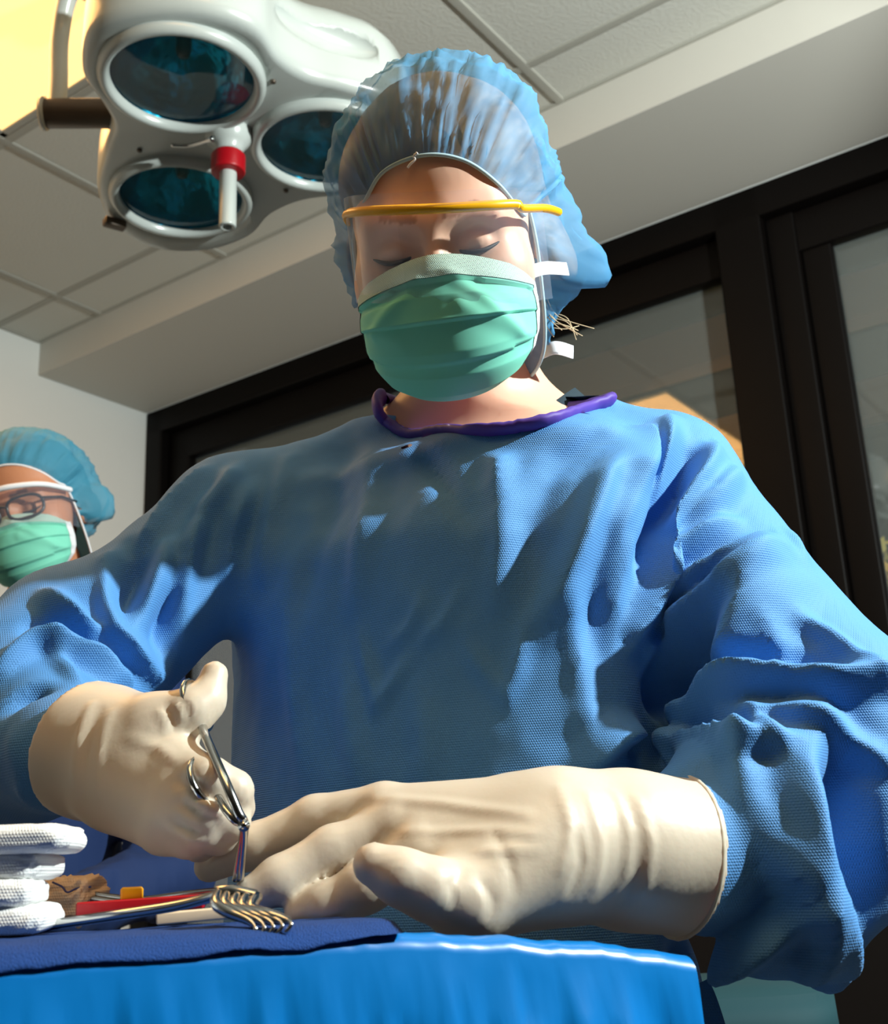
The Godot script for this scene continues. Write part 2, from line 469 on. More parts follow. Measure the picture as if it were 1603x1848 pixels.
		var off := [0, sx, sy, sx + sy, sz, sx + sz, sy + sz, sx + sy + sz]
		var cor := [Vector3(0, 0, 0), Vector3(1, 0, 0), Vector3(0, 1, 0), Vector3(1, 1, 0), Vector3(0, 0, 1), Vector3(1, 0, 1), Vector3(0, 1, 1), Vector3(1, 1, 1)]
		var ed := [[0, 1], [2, 3], [4, 5], [6, 7], [0, 2], [1, 3], [4, 6], [5, 7], [0, 4], [1, 5], [2, 6], [3, 7]]
		var used := PackedInt32Array()
		for o: Vector3i in blocks:
			for z in B:
				for y in B:
					for x in B:
						var i := o.x + x + (o.y + y) * sy + (o.z + z) * sz
						var neg := 0
						for k in 8:
							if val[i + off[k]] < 0.0:
								neg += 1
						if neg == 0 or neg == 8:
							continue
						var s := Vector3.ZERO
						var m := 0
						for e in ed:
							var f0 := val[i + off[e[0]]]
							var f1 := val[i + off[e[1]]]
							if (f0 < 0.0) != (f1 < 0.0):
								s += cor[e[0]].lerp(cor[e[1]], f0 / (f0 - f1))
								m += 1
						vert[i] = out.v.size()
						out.v.append(lo + (Vector3(o.x + x, o.y + y, o.z + z) + s / m) * cell)
						used.append(i)
		for i in used:
			var f0 := val[i]
			if (f0 < 0.0) != (val[i + sx] < 0.0):
				face(out, vert, i, sy, sz, f0 < 0.0)
			if (f0 < 0.0) != (val[i + sy] < 0.0):
				face(out, vert, i, sz, sx, f0 < 0.0)
			if (f0 < 0.0) != (val[i + sz] < 0.0):
				face(out, vert, i, sx, sy, f0 < 0.0)

	func face(out: Geo, vert: PackedInt32Array, i: int, p: int, q: int, flip: bool) -> void:
		if i - p - q < 0:
			return
		var a0 := vert[i]
		var a1 := vert[i - p]
		var a2 := vert[i - p - q]
		var a3 := vert[i - q]
		if a0 < 0 or a1 < 0 or a2 < 0 or a3 < 0:
			return
		if flip:
			out.quad(a0, a3, a2, a1)
		else:
			out.quad(a0, a1, a2, a3)


# ---------------------------------------------------------------- folds: each a line on the cloth, pushed out or in
# [width, height, sharpness, lean, points...]; lean > 0 makes the right-hand flank steep
class Folds:
	var rows := []
	var cells := {}
	var size := 0.03

	func add(list: Array) -> Folds:
		for r in list:
			var pts: PackedVector3Array = PackedVector3Array(r[4])
			var n := rows.size()
			rows.append({"w": r[0], "h": r[1], "p": r[2], "lean": r[3], "pts": pts})
			var w: float = r[0] + 0.012
			var seen := {}
			for i in pts.size() - 1:
				var steps := int(ceil(pts[i].distance_to(pts[i + 1]) / 0.015)) + 1
				for s in steps + 1:
					var p := pts[i].lerp(pts[i + 1], float(s) / steps)
					var l := Vector3i(((p - Vector3.ONE * w) / size).floor())
					var h := Vector3i(((p + Vector3.ONE * w) / size).floor())
					for x in range(l.x, h.x + 1):
						for y in range(l.y, h.y + 1):
							for z in range(l.z, h.z + 1):
								seen[Vector3i(x, y, z)] = true
			for c in seen:
				if not cells.has(c):
					cells[c] = []
				cells[c].append(n)
		return self

	func at(p: Vector3, nrm: Vector3) -> float:
		var c := Vector3i((p / size).floor())
		if not cells.has(c):
			return 0.0
		var sum := 0.0
		for n: int in cells[c]:
			var r: Dictionary = rows[n]
			var pts: PackedVector3Array = r.pts
			var best := 1e9
			var along := 0.0
			var side := 0.0
			var m := pts.size() - 1
			for i in m:
				var ba := pts[i + 1] - pts[i]
				var pa := p - pts[i]
				var h := clampf(pa.dot(ba) / ba.length_squared(), 0.0, 1.0)
				var o := pa - ba * h
				var d := o.length_squared()
				if d < best:
					best = d
					along = (i + h) / m
					side = o.dot(ba.cross(nrm))
			var t: float = sqrt(best) / r.w
			var lean: float = r.lean
			if lean != 0.0 and side * lean > 0.0:
				t *= 1.0 + absf(lean) * 1.2
			if t >= 1.0:
				continue
			var q := 1.0 - t
			var soft := q * q * (3.0 - 2.0 * q)
			var prof: float = lerpf(soft, q * (0.6 + 0.4 * q), r.p)
			sum += r.h * prof * pow(sin(PI * clampf(along * 0.86 + 0.07, 0.0, 1.0)), 0.6)
		return sum


var mats := {}
var room := Basis(U, Vector3.UP, W)
var taken := {}


func numbered(called: String) -> String:
	taken[called] = taken.get(called, -1) + 1
	return called if taken[called] == 0 else "%s_%03d" % [called, taken[called]]


func tag(o: Node, label: String, category: String, group := "") -> void:
	o.set_meta("label", label)
	o.set_meta("category", category)
	if group:
		o.set_meta("group", group)


func thing(called: String, label: String, category: String, base: Vector3, group := "") -> Node3D:
	var o := Node3D.new()
	o.name = numbered(called)
	o.position = base
	add_child(o)
	tag(o, label, category, group)
	return o


func structure(called: String, base := Vector3.ZERO) -> Node3D:
	var o := Node3D.new()
	o.name = called
	o.position = base
	o.set_meta("kind", "structure")
	add_child(o)
	return o


# a part: its shape is given in world metres
func part(parent: Node3D, called: String, g: Geo, m: Material, flat := false, closed := true) -> MeshInstance3D:
	var o := MeshInstance3D.new()
	o.name = called
	var back := Vector3.ZERO
	var p: Node = parent
	while p != self:
		back -= (p as Node3D).position
		p = p.get_parent()
	if closed:
		g.outward()
	o.mesh = g.mesh(back, flat)
	o.material_override = m
	parent.add_child(o, true)
	return o


func single(called: String, label: String, category: String, g: Geo, m: Material, group := "", closed := true) -> MeshInstance3D:
	var o := MeshInstance3D.new()
	o.name = numbered(called)
	var lo := Vector3.INF
	var hi := -Vector3.INF
	for p in g.v:
		lo = lo.min(p)
		hi = hi.max(p)
	var base := Vector3((lo.x + hi.x) / 2, lo.y, (lo.z + hi.z) / 2)
	if closed:
		g.outward()
	o.mesh = g.mesh(-base)
	o.position = base
	o.material_override = m
	add_child(o)
	tag(o, label, category, group)
	return o


func mat(called: String, c: Color, rough := 0.6, metal := 0.0) -> StandardMaterial3D:
	var m := StandardMaterial3D.new()
	m.resource_name = called
	m.albedo_color = c
	m.roughness = rough
	m.metallic = metal
	mats[called] = m
	return m


func rgb8(r: int, g: int, b: int) -> Color:
	return Color(r / 255.0, g / 255.0, b / 255.0)


func spline(pts: Array, steps := 8, closed := false) -> PackedVector3Array:
	var out := PackedVector3Array()
	var n := pts.size()
	for i in (n if closed else n - 1):
		var p0: Vector3 = pts[(i - 1 + n) % n] if closed or i > 0 else pts[0]
		var p1: Vector3 = pts[i]
		var p2: Vector3 = pts[(i + 1) % n]
		var p3: Vector3 = pts[(i + 2) % n] if closed or i < n - 2 else pts[n - 1]
		for s in steps:
			out.append(p1.cubic_interpolate(p2, p0, p3, float(s) / steps))
	if not closed:
		out.append(pts[n - 1])
	return out


func at_uw(u: float, y: float, w: float) -> Vector3:
	return U * u + Vector3.UP * y + W * w


# box between two corners in room axes (u, y, w)
func room_box(g: Geo, a: Vector3, b: Vector3, bevel := 0.004) -> void:
	var c := (a + b) / 2
	g.box(Transform3D(room, at_uw(c.x, c.y, c.z)), (b - a).abs(), bevel)


func noise_image(size: int, f: Callable) -> ImageTexture:
	var im := Image.create(size, size, false, Image.FORMAT_RGBA8)
	for y in size:
		for x in size:
			im.set_pixel(x, y, f.call(x, y))
	return ImageTexture.create_from_image(im)


func noise(seed_: int, freq: float, type := FastNoiseLite.TYPE_SIMPLEX_SMOOTH, octaves := 3) -> FastNoiseLite:
	var n := FastNoiseLite.new()
	n.seed = seed_
	n.frequency = freq
	n.noise_type = type
	n.fractal_octaves = octaves
	return n


func noise_texture(seed_: int, freq: float, a: Color, b: Color, size := 256) -> NoiseTexture2D:
	var t := NoiseTexture2D.new()
	t.width = size
	t.height = size
	t.seamless = true
	t.noise = noise(seed_, freq)
	var g := Gradient.new()
	g.set_color(0, a)
	g.set_color(1, b)
	t.color_ramp = g
	return t


func triplanar(m: StandardMaterial3D, per_metre: float) -> void:
	m.uv1_triplanar = true
	m.uv1_scale = Vector3.ONE * per_metre


func relief(m: StandardMaterial3D, t: Texture2D, cm: float) -> void:
	m.heightmap_enabled = true
	m.heightmap_texture = t
	m.heightmap_scale = cm


func _ready() -> void:
	camera_and_light()
	materials()
	build_room()
	build_lamp()
	build_surgeon()
	build_tray()
	build_assistant()
	build_details()


func camera_and_light() -> void:
	var cam := Camera3D.new()
	cam.name = "camera"
	add_child(cam)
	cam.transform = Transform3D(Basis(Vector3(1, 0, 0), deg_to_rad(16.926)) * Basis(Vector3(0, 0, 1), deg_to_rad(-2.57)), Vector3(0, 1, 0))
	var lens := CameraAttributesPhysical.new()
	lens.frustum_focal_length = 27.27
	lens.exposure_aperture = 9.0
	lens.frustum_focus_distance = 0.86
	lens.frustum_near = 0.05
	cam.attributes = lens
	cam.near = 0.05
	cam.fov = 47.49
	var env := Environment.new()
	env.background_mode = Environment.BG_COLOR
	env.background_color = Color(0.16, 0.18, 0.2)
	env.background_energy_multiplier = 2.0
	env.tonemap_mode = Environment.TONE_MAPPER_LINEAR
	env.tonemap_exposure = 1.0
	env.sdfgi_enabled = true
	env.ssao_enabled = true
	env.ssil_enabled = true
	var we := WorldEnvironment.new()
	we.name = "surroundings"
	we.environment = env
	add_child(we)
	# the photographer's flash: small, hard, from high on the right
	var key := SpotLight3D.new()
	key.name = "flash_light"
	key.light_color = Color(0.97, 1.0, 0.985)
	key.light_energy = 6.6
	key.light_size = 0.022
	key.spot_range = 12.0
	key.spot_angle = 86.0
	key.spot_angle_attenuation = 0.2
	key.shadow_enabled = true
	add_child(key)
	key.look_at_from_position(FLASH, Vector3(0.0, 1.2, -0.85))


const FLASH := Vector3(1.38, 2.08, -0.42)


func weave_texture() -> ImageTexture:
	# embossed nonwoven: offset rows of small raised oval cells
	return noise_image(128, func(x: int, y: int) -> Color:
		var cw := 8.0
		var row := int(y / 8.0)
		var fx := fposmod(x + (4.0 if row % 2 else 0.0), cw) / cw - 0.5
		var fy := fposmod(float(y), 8.0) / 8.0 - 0.5
		var d := sqrt(fx * fx * 1.3 + fy * fy * 1.1) * 2.0
		var h := clampf(1.15 - d, 0.0, 1.0)
		return Color(h, h, h))


func materials() -> void:
	var weave := weave_texture()
	var m := mat("gown_cloth", rgb8(74, 138, 202), 0.72)
	triplanar(m, 36.0)
	relief(m, weave, 0.035)
	m.rim_enabled = true
	m.rim = 0.25
	m.rim_tint = 0.5
	m = mat("gown_binding", rgb8(76, 48, 150), 0.6)
	mat("stitch", rgb8(190, 180, 220), 0.7)
	m = mat("skin", rgb8(226, 178, 152), 0.48)
	m.vertex_color_use_as_albedo = true
	m.subsurf_scatter_enabled = true
	m.subsurf_scatter_strength = 0.12
	m = mat("skin_tan", rgb8(196, 132, 96), 0.5)
	m.vertex_color_use_as_albedo = true
	m = mat("latex", rgb8(210, 198, 179), 0.42)
	m.subsurf_scatter_enabled = true
	m.subsurf_scatter_strength = 0.1
	triplanar(m, 12.0)
	relief(m, noise_texture(5, 0.05, Color.BLACK, Color.WHITE), 0.008)
	m = mat("steel", rgb8(190, 190, 188), 0.16, 1.0)
	m = mat("plastic_drape", rgb8(4, 116, 194), 0.3)
	m.clearcoat_enabled = true
	m.clearcoat = 0.2
	m.clearcoat_roughness = 0.12
	m = mat("towel_blue", rgb8(0, 58, 128), 0.9)
	triplanar(m, 30.0)
	relief(m, noise_texture(9, 0.12, Color.BLACK, Color.WHITE), 0.12)
	m = mat("gauze", rgb8(238, 240, 238), 0.95)
	triplanar(m, 40.0)
	relief(m, weave, 0.04)
	m = mat("ceiling_tile", rgb8(206, 205, 196), 0.95)
	triplanar(m, 1.6)
	relief(m, noise_texture(3, 0.09, Color.BLACK, Color.WHITE, 512), 0.07)
	m = mat("ceiling_grid", rgb8(170, 168, 158), 0.7)
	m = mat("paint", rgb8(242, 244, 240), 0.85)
	m = mat("paint_dark", rgb8(84, 78, 72), 0.85)  # for the unseen walls, darkened to cut the bounced fill light
	m = mat("paint_soffit", rgb8(206, 202, 192), 0.85)
	m = mat("dark_frame", rgb8(9, 6, 5), 0.5)
	m.metallic_specular = 0.25
	m = mat("floor_vinyl", rgb8(62, 60, 58), 0.45)
	m = mat("pane", Color(0.9, 0.95, 0.93, 0.06), 0.02)
	m.transparency = BaseMaterial3D.TRANSPARENCY_ALPHA
	m = mat("enamel", rgb8(190, 197, 192), 0.28)
	m.clearcoat_enabled = true
	m.clearcoat = 0.4
	m.clearcoat_roughness = 0.15
	m = mat("reflector", rgb8(12, 140, 172), 0.26, 1.0)
	triplanar(m, 9.0)
	relief(m, noise_texture(21, 0.01, Color.BLACK, Color.WHITE), 0.5)
	m = mat("lamp_glass", Color(0.55, 0.95, 1.0, 0.08), 0.03)
	m.transparency = BaseMaterial3D.TRANSPARENCY_ALPHA
	m = mat("red_plastic", rgb8(170, 12, 24), 0.35)
	m = mat("yellow_plastic", rgb8(246, 178, 10), 0.35)
	m = mat("dark_metal", rgb8(96, 84, 72), 0.4, 0.4)
	m = mat("mask_green", rgb8(138, 232, 206), 0.75)
	m.backlight_enabled = true
	m.backlight = rgb8(90, 160, 142)
	m = mat("mask_band", rgb8(178, 208, 196), 0.75)
	triplanar(m, 45.0)
	relief(m, weave, 0.05)
	m = mat("white_cloth", rgb8(236, 238, 242), 0.8)
	m = mat("cap_cloth", Color(86 / 255.0, 164 / 255.0, 216 / 255.0, 0.52), 0.7)
	m.transparency = BaseMaterial3D.TRANSPARENCY_ALPHA
	m = mat("cap_band", rgb8(168, 200, 212), 0.8)
	m = mat("hair", rgb8(206, 176, 132), 0.5)
	m.vertex_color_use_as_albedo = true
	mat("strand", rgb8(214, 190, 150), 0.5)
	m = mat("hair_dark", rgb8(46, 32, 26), 0.45)
	m.vertex_color_use_as_albedo = true
	m = mat("shield", Color(0.85, 0.9, 1.0, 0.09), 0.03)
	m.transparency = BaseMaterial3D.TRANSPARENCY_ALPHA
	m = mat("lash", rgb8(14, 12, 14), 0.6)
	m = mat("scrub_dark", rgb8(14, 40, 52), 0.85)
	m = mat("drape_navy", rgb8(16, 44, 92), 0.85)
	m = mat("drape_teal_shaded", rgb8(2, 56, 64), 0.8)  # teal lowered so the colour carries the shade the trolley stands in
	m = mat("paper", rgb8(226, 206, 176), 0.9)
	m = mat("sponge", rgb8(228, 200, 170), 0.95)
	triplanar(m, 40.0)
	relief(m, weave, 0.03)
	m = mat("thread_blue", rgb8(60, 66, 120), 0.8)
	m = mat("black_lacquer", rgb8(16, 13, 12), 0.4)
	m = mat("frame_black", rgb8(22, 20, 20), 0.3)
	m = mat("cap_cloth_teal", Color(70 / 255.0, 158 / 255.0, 190 / 255.0, 0.66), 0.7)
	m.transparency = BaseMaterial3D.TRANSPARENCY_ALPHA
	m = mat("canopy", rgb8(92, 84, 54), 0.85)
	m = mat("beam_wood", rgb8(196, 130, 62), 0.6)
	m = mat("leaf", Color.WHITE, 0.7)
	m.vertex_color_use_as_albedo = true
	m = mat("bark", rgb8(70, 52, 36), 0.9)
	m = mat("flash_glow", rgb8(255, 250, 244), 0.5)
	m.emission_enabled = true
	m.emission = rgb8(255, 251, 244)
	m.emission_energy_multiplier = 3.0
	m = mat("lamp_glow", rgb8(255, 214, 150), 0.6)
	m.emission_enabled = true
	m.emission = rgb8(255, 206, 132)
	m.emission_energy_multiplier = 1.5


func build_room() -> void:
	var u0 := -3.36
	var u1 := 5.0
	var w0 := -2.78
	var w1 := 4.6
	var o := structure("floor")
	var g := Geo.new()
	room_box(g, Vector3(u0 - 0.1, -0.1, w0 - 3.2), Vector3(u1 + 0.1, 0, w1 + 0.1))
	part(o, "slab", g, mats.floor_vinyl)
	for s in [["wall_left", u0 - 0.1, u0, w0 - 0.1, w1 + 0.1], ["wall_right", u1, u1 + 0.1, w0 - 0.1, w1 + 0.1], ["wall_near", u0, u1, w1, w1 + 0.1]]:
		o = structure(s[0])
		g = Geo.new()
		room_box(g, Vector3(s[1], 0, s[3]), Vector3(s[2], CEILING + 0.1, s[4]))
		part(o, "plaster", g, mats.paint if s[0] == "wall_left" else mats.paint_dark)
	# suspended ceiling
	o = structure("ceiling")
	g = Geo.new()
	room_box(g, Vector3(u0 - 0.1, CEILING + 0.05, w0 - 0.1), Vector3(u1 + 0.1, CEILING + 0.15, w1 + 0.1))
	part(o, "slab", g, mats.paint)
	var t := 0.61
	var us := [u0]
	var x := -3.02
	while x < u1:
		us.append(x)
		x += t
	us.append(u1)
	var ws := [-2.29, -2.112]
	x = -2.112 + t
	while x < w1:
		ws.append(x)
		x += t
	ws.append(w1)
	var lights := [Vector2i(2, 2), Vector2i(2, 3), Vector2i(5, 4), Vector2i(6, 4)]
	for i in us.size() - 1:
		for j in ws.size() - 1:
			if Vector2i(i, j) in lights:
				continue
			g = Geo.new()
			room_box(g, Vector3(us[i] + 0.008, CEILING + 0.004, ws[j] + 0.008), Vector3(us[i + 1] - 0.008, CEILING + 0.02, ws[j + 1] - 0.008), 0.003)
			part(o, "tile", g, mats.ceiling_tile)
	for k in us:
		g = Geo.new()
		room_box(g, Vector3(k - 0.012, CEILING - 0.002, -2.29), Vector3(k + 0.012, CEILING + 0.02, w1), 0.002)
		part(o, "grid_bar", g, mats.ceiling_grid)
	for k in ws:
		g = Geo.new()
		room_box(g, Vector3(u0, CEILING - 0.001, k - 0.012), Vector3(u1, CEILING + 0.021, k + 0.012), 0.002)
		part(o, "grid_bar", g, mats.ceiling_grid)
	for pair in [[2, 2], [5, 4]]:
		var along: bool = pair[0] == 2
		var lo := Vector3(us[pair[0]] + 0.012, CEILING, ws[pair[1]] + 0.012)
		var hi := Vector3(us[pair[0] + (1 if along else 2)] - 0.012, CEILING + 0.02, ws[pair[1] + (2 if along else 1)] - 0.012)
		var c := (lo + hi) / 2
		var label: String = "warm glowing ceiling light panel behind the three-reflector surgical lamp" if along else "warm ceiling light panel over the near end of the room"
		var f := thing("ceiling_light", label, "ceiling light", at_uw(c.x, CEILING, c.z))
		g = Geo.new()
		room_box(g, lo + Vector3(0.015, 0.006, 0.015), Vector3(hi.x - 0.015, CEILING + 0.012, hi.z - 0.015), 0.002)
		part(f, "diffuser_light", g, mats.lamp_glow)
		g = Geo.new()
		for q in [[lo.x, lo.z, hi.x, lo.z + 0.02], [lo.x, hi.z - 0.02, hi.x, hi.z], [lo.x, lo.z, lo.x + 0.02, hi.z], [hi.x - 0.02, lo.z, hi.x, hi.z]]:
			room_box(g, Vector3(q[0], CEILING + 0.001, q[1]), Vector3(q[2], CEILING + 0.02, q[3]), 0.002)
		part(f, "frame", g, mats.ceiling_grid)
		var l := AreaLight3D.new()
		l.name = "panel_light"
		l.area_size = Vector2(hi.x - lo.x - 0.04, hi.z - lo.z - 0.04)
		l.light_color = rgb8(255, 186, 108)
		l.light_energy = PANEL if along else PANEL * 0.55
		l.shadow_enabled = true
		f.add_child(l)
		l.position = Vector3(0, -0.01, 0)
		l.basis = Basis(U, W, -U.cross(W)).orthonormalized() if false else Basis(U, -W, Vector3.UP)
	# dropped soffit along the window wall
	o = structure("trim_1")
	g = Geo.new()
	room_box(g, Vector3(u0, 2.735, w0), Vector3(u1, CEILING + 0.05, -2.29), 0.003)
	part(o, "soffit", g, mats.paint_soffit)
	# window wall
	o = structure("wall_far")
	g = Geo.new()
	room_box(g, Vector3(u0, 0, w0 - 0.1), Vector3(u1, 0.35, w0))
	part(o, "sill_wall", g, mats.paint)
	g = Geo.new()
	room_box(g, Vector3(u0, 2.735, w0 - 0.1), Vector3(u1, CEILING + 0.1, w0))
	part(o, "lintel", g, mats.paint)
	var fr := structure("window_1")
	for b in [[u0, 2.64, u1, 2.735, 0.09], [u0, 0.35, u1, 0.45, 0.09], [u0, 0.35, u0 + 0.09, 2.735, 0.09],
			[u0 + 0.09, 2.52, u1, 2.64, 0.05], [u0 + 0.09, 0.45, u0 + 0.20, 2.64, 0.05],
			[-1.01, 0.35, -0.88, 2.735, 0.09], [-0.88, 0.45, -0.80, 2.64, 0.06], [-0.80, 0.45, -0.72, 2.56, 0.04], [-1.9, 0.45, -1.8, 2.64, 0.06]]:
		g = Geo.new()
		room_box(g, Vector3(b[0], b[1], w0 - 0.09), Vector3(b[2], b[3], w0 - 0.09 + b[4]), 0.006)
		part(fr, "frame_bar", g, mats.dark_frame)
	for b in [[u0 + 0.19, -1.88], [-1.82, -1.0], [-0.73, u1]]:
		g = Geo.new()
		room_box(g, Vector3(b[0], 0.44, w0 - 0.082), Vector3(b[1], 2.54, w0 - 0.076), 0.001)
		part(fr, "pane", g, mats.pane)


const PANEL := 1.6




# ---------------------------------------------------------------- surgical lamp
const LAMP_SIZE := 1.19


func build_lamp() -> void:
	var y := 2.05
	var p := thing("surgical_lamp", "white three-reflector surgical lamp with a red-collared centre handle", "surgical lamp", Vector3(-0.2962, 2.05, -1.4921))
	var outline := [Vector3(-0.466, 2.05, -1.3344), Vector3(-0.4309, 2.05, -1.2563), Vector3(-0.366, 2.05, -1.2235), Vector3(-0.278, 2.05, -1.2231), Vector3(-0.2159, 2.05, -1.2598), Vector3(-0.1937, 2.05, -1.3188), Vector3(-0.1578, 2.05, -1.3616), Vector3(-0.099, 2.05, -1.3897), Vector3(-0.0427, 2.05, -1.4311), Vector3(-0.0183, 2.05, -1.5298), Vector3(-0.0531, 2.05, -1.6291), Vector3(-0.1317, 2.05, -1.663), Vector3(-0.2056, 2.05, -1.6752), Vector3(-0.2662, 2.05, -1.7144), Vector3(-0.3151, 2.05, -1.7821), Vector3(-0.3957, 2.05, -1.8244), Vector3(-0.4856, 2.05, -1.8125), Vector3(-0.5344, 2.05, -1.7376), Vector3(-0.5319, 2.05, -1.6256), Vector3(-0.4901, 2.05, -1.5225), Vector3(-0.4592, 2.05, -1.4555), Vector3(-0.4593, 2.05, -1.4012)]
	var ring := spline(outline, 5, true)
	var c := Vector3.ZERO
	for q in ring:
		c += q
	c /= ring.size()
	var rows := []
	for s in [[0.02, 0.0], [0.5, 0.0], [0.93, 0.0], [0.965, 0.002], [0.99, 0.008], [1.0, 0.018], [1.0, 0.05], [0.995, 0.085], [0.97, 0.115], [0.9, 0.14], [0.75, 0.16], [0.4, 0.175], [0.02, 0.18]]:
		var row := PackedVector3Array()
		for q in ring:
			var v: Vector3 = c + (q - c) * s[0]
			row.append(Vector3(v.x, y + s[1], v.z))
		rows.append(row)
	var g := Geo.new()
	g.grid(rows, true)
	g.fan(0, ring.size(), Vector3(c.x, y, c.z), true)
	g.fan((rows.size() - 1) * ring.size(), ring.size(), Vector3(c.x, y + 0.18, c.z))
	g.outward()
	var bowls := [Vector3(-0.3317, 2.05, -1.3507), Vector3(-0.1538, 2.05, -1.5196), Vector3(-0.3994, 2.05, -1.6396)]
	var turn := Basis(Vector3(1, 0, 0), 0.0)
	var csg := CSGCombiner3D.new()
	csg.name = "housing"
	var body := CSGMesh3D.new()
	body.name = "shell"
	body.mesh = g.mesh(-p.position)
	body.material = mats.enamel
	csg.add_child(body)
	for b: Vector3 in bowls:
		var cut := CSGCylinder3D.new()
		cut.name = "recess"
		cut.radius = 0.101
		cut.height = 0.2
		cut.sides = 48
		cut.operation = CSGShape3D.OPERATION_SUBTRACTION
		cut.material = mats.enamel
		cut.position = b - p.position
		csg.add_child(cut, true)
	# scooped grip in the near flank
	var scoop := CSGSphere3D.new()
	scoop.name = "scoop"
	scoop.radius = 1.0
	scoop.radial_segments = 40
	scoop.rings = 20
	scoop.operation = CSGShape3D.OPERATION_SUBTRACTION
	scoop.material = mats.enamel
	var run: Vector3 = (Vector3(-0.0427, 2.05, -1.4311) - Vector3(-0.1937, 2.05, -1.3188)).normalized()
	var s_at: Vector3 = (Vector3(-0.1937, 2.05, -1.3188) as Vector3).lerp(Vector3(-0.0617, 2.05, -1.4171), 0.45) + Vector3(0, 0.075, 0) + run.cross(Vector3.UP) * 0.008
	scoop.transform = Transform3D(Basis(run * 0.085, Vector3.UP * 0.028, run.cross(Vector3.UP) * 0.03), s_at - p.position)
	csg.add_child(scoop)
	p.add_child(csg)
	for b: Vector3 in bowls:
		var at := Transform3D(turn, b)
		g = Geo.new()
		g.lathe([Vector2(0.113, 0.004), Vector2(0.114, -0.006), Vector2(0.110, -0.013), Vector2(0.104, -0.015), Vector2(0.099, -0.012), Vector2(0.0965, -0.004), Vector2(0.0965, 0.01), Vector2(0.101, 0.012), Vector2(0.113, 0.004)], at, 56)
		var rim := part(p, "reflector_ring", g, mats.enamel)
		g = Geo.new()
		g.lathe([Vector2(0.0965, -0.002), Vector2(0.094, 0.012), Vector2(0.085, 0.032), Vector2(0.066, 0.055), Vector2(0.04, 0.072), Vector2(0.012, 0.08), Vector2(0.0001, 0.081)], at, 56)
		part(p, "reflector", g, mats.reflector, false, false)
		g = Geo.new()
		g.lathe([Vector2(0.0001, 0.078), Vector2(0.011, 0.076), Vector2(0.011, 0.045), Vector2(0.008, 0.036), Vector2(0.0001, 0.034)], at, 16)
		part(p, "bulb", g, mats.dark_metal)
		g = Geo.new()
		g.lathe([Vector2(0.0001, 0.003), Vector2(0.05, 0.0025), Vector2(0.096, 0.0)], at, 48)
		part(p, "front_glass", g, mats.lamp_glass, false, false)
	# ring seam clip
	g = Geo.new()
	g.box(Transform3D(Basis(Vector3.UP, 0.62), Vector3(-0.5244, 2.042, -1.7001)), Vector3(0.036, 0.014, 0.018), 0.002)
	part(p, "clip", g, mats.dark_metal)
	# centre handle
	var hx: Vector3 = Vector3(-0.2928, 2.05, -1.4786)
	var at2 := Transform3D(Basis.IDENTITY, hx)
	g = Geo.new()
	g.lathe([Vector2(0.0001, 0.01), Vector2(0.036, 0.006), Vector2(0.034, -0.012), Vector2(0.026, -0.022), Vector2(0.021, -0.03), Vector2(0.0205, -0.04), Vector2(0.0001, -0.041)], at2, 28)
	part(p, "handle_socket", g, mats.enamel)
	g = Geo.new()
	g.lathe([Vector2(0.0001, -0.038), Vector2(0.023, -0.038), Vector2(0.025, -0.041), Vector2(0.025, -0.066), Vector2(0.023, -0.069), Vector2(0.0001, -0.069)], at2, 28)
	part(p, "handle_collar", g, mats.red_plastic)
	g = Geo.new()
	g.lathe([Vector2(0.0001, -0.066), Vector2(0.0125, -0.066), Vector2(0.0125, -0.155), Vector2(0.0115, -0.158), Vector2(0.007, -0.158), Vector2(0.006, -0.14), Vector2(0.0001, -0.139)], at2, 24)
	part(p, "handle", g, mats.enamel)
	g = Geo.new()
	g.tube(spline([Vector3(-0.3091, 2.02, -1.4479), Vector3(-0.3475, 2.03, -1.4758), Vector3(-0.3774, 2.035, -1.4808)], 5), [0.005, 0.004, 0.003], 8)
	part(p, "lever", g, mats.steel)
	for q in [Vector3(-0.2097, 2.05, -1.3651), Vector3(-0.433, 2.05, -1.5097), Vector3(-0.2308, 2.05, -1.6355)]:
		g = Geo.new()
		g.lathe([Vector2(0.0001, -0.003), Vector2(0.004, -0.003), Vector2(0.004, 0.001), Vector2(0.0001, 0.001)], Transform3D(turn, q), 12)
		part(p, "screw", g, mats.dark_metal)
	# yoke: pivot and bow
	var j: Vector3 = Vector3(-0.4682, 2.1, -1.4888)
	var k: Vector3 = Vector3(-0.5664, 2.1, -1.4817)
	g = Geo.new()
	g.tube(PackedVector3Array([j + (j - k) * 0.5, j, k]), [0.022, 0.022, 0.022], 20)
	part(p, "pivot", g, mats.dark_metal)
	g = Geo.new()
	g.tube(PackedVector3Array([k + (k - j) * 0.0, k + (k - j) * 0.08]), [0.025, 0.025], 20)
	part(p, "pivot_cap", g, mats.enamel)
	g = Geo.new()
	var e: Vector3 = k.lerp(j, 0.15)
	g.tube(spline([e, e + Vector3(0.0, 0.05, 0.0), e + Vector3(-0.002, 0.14, 0.0), e + Vector3(0.02, 0.21, 0.02), e + Vector3(0.08, 0.26, 0.03), e + Vector3(0.25, 0.28, 0.04), Vector3(c.x, y + 0.4, c.z)], 8), [0.014], 14)
	part(p, "bow", g, mats.enamel)
	g = Geo.new()
	g.tube(PackedVector3Array([Vector3(c.x, y + 0.36, c.z), Vector3(c.x, 1.0 + (CEILING - 1.0) / LAMP_SIZE, c.z)]), [0.03, 0.03], 18)
	part(p, "ceiling_post", g, mats.enamel)
	# drawn at a smaller size above; a full-size lamp hangs higher and further off
	p.scale = Vector3.ONE * LAMP_SIZE
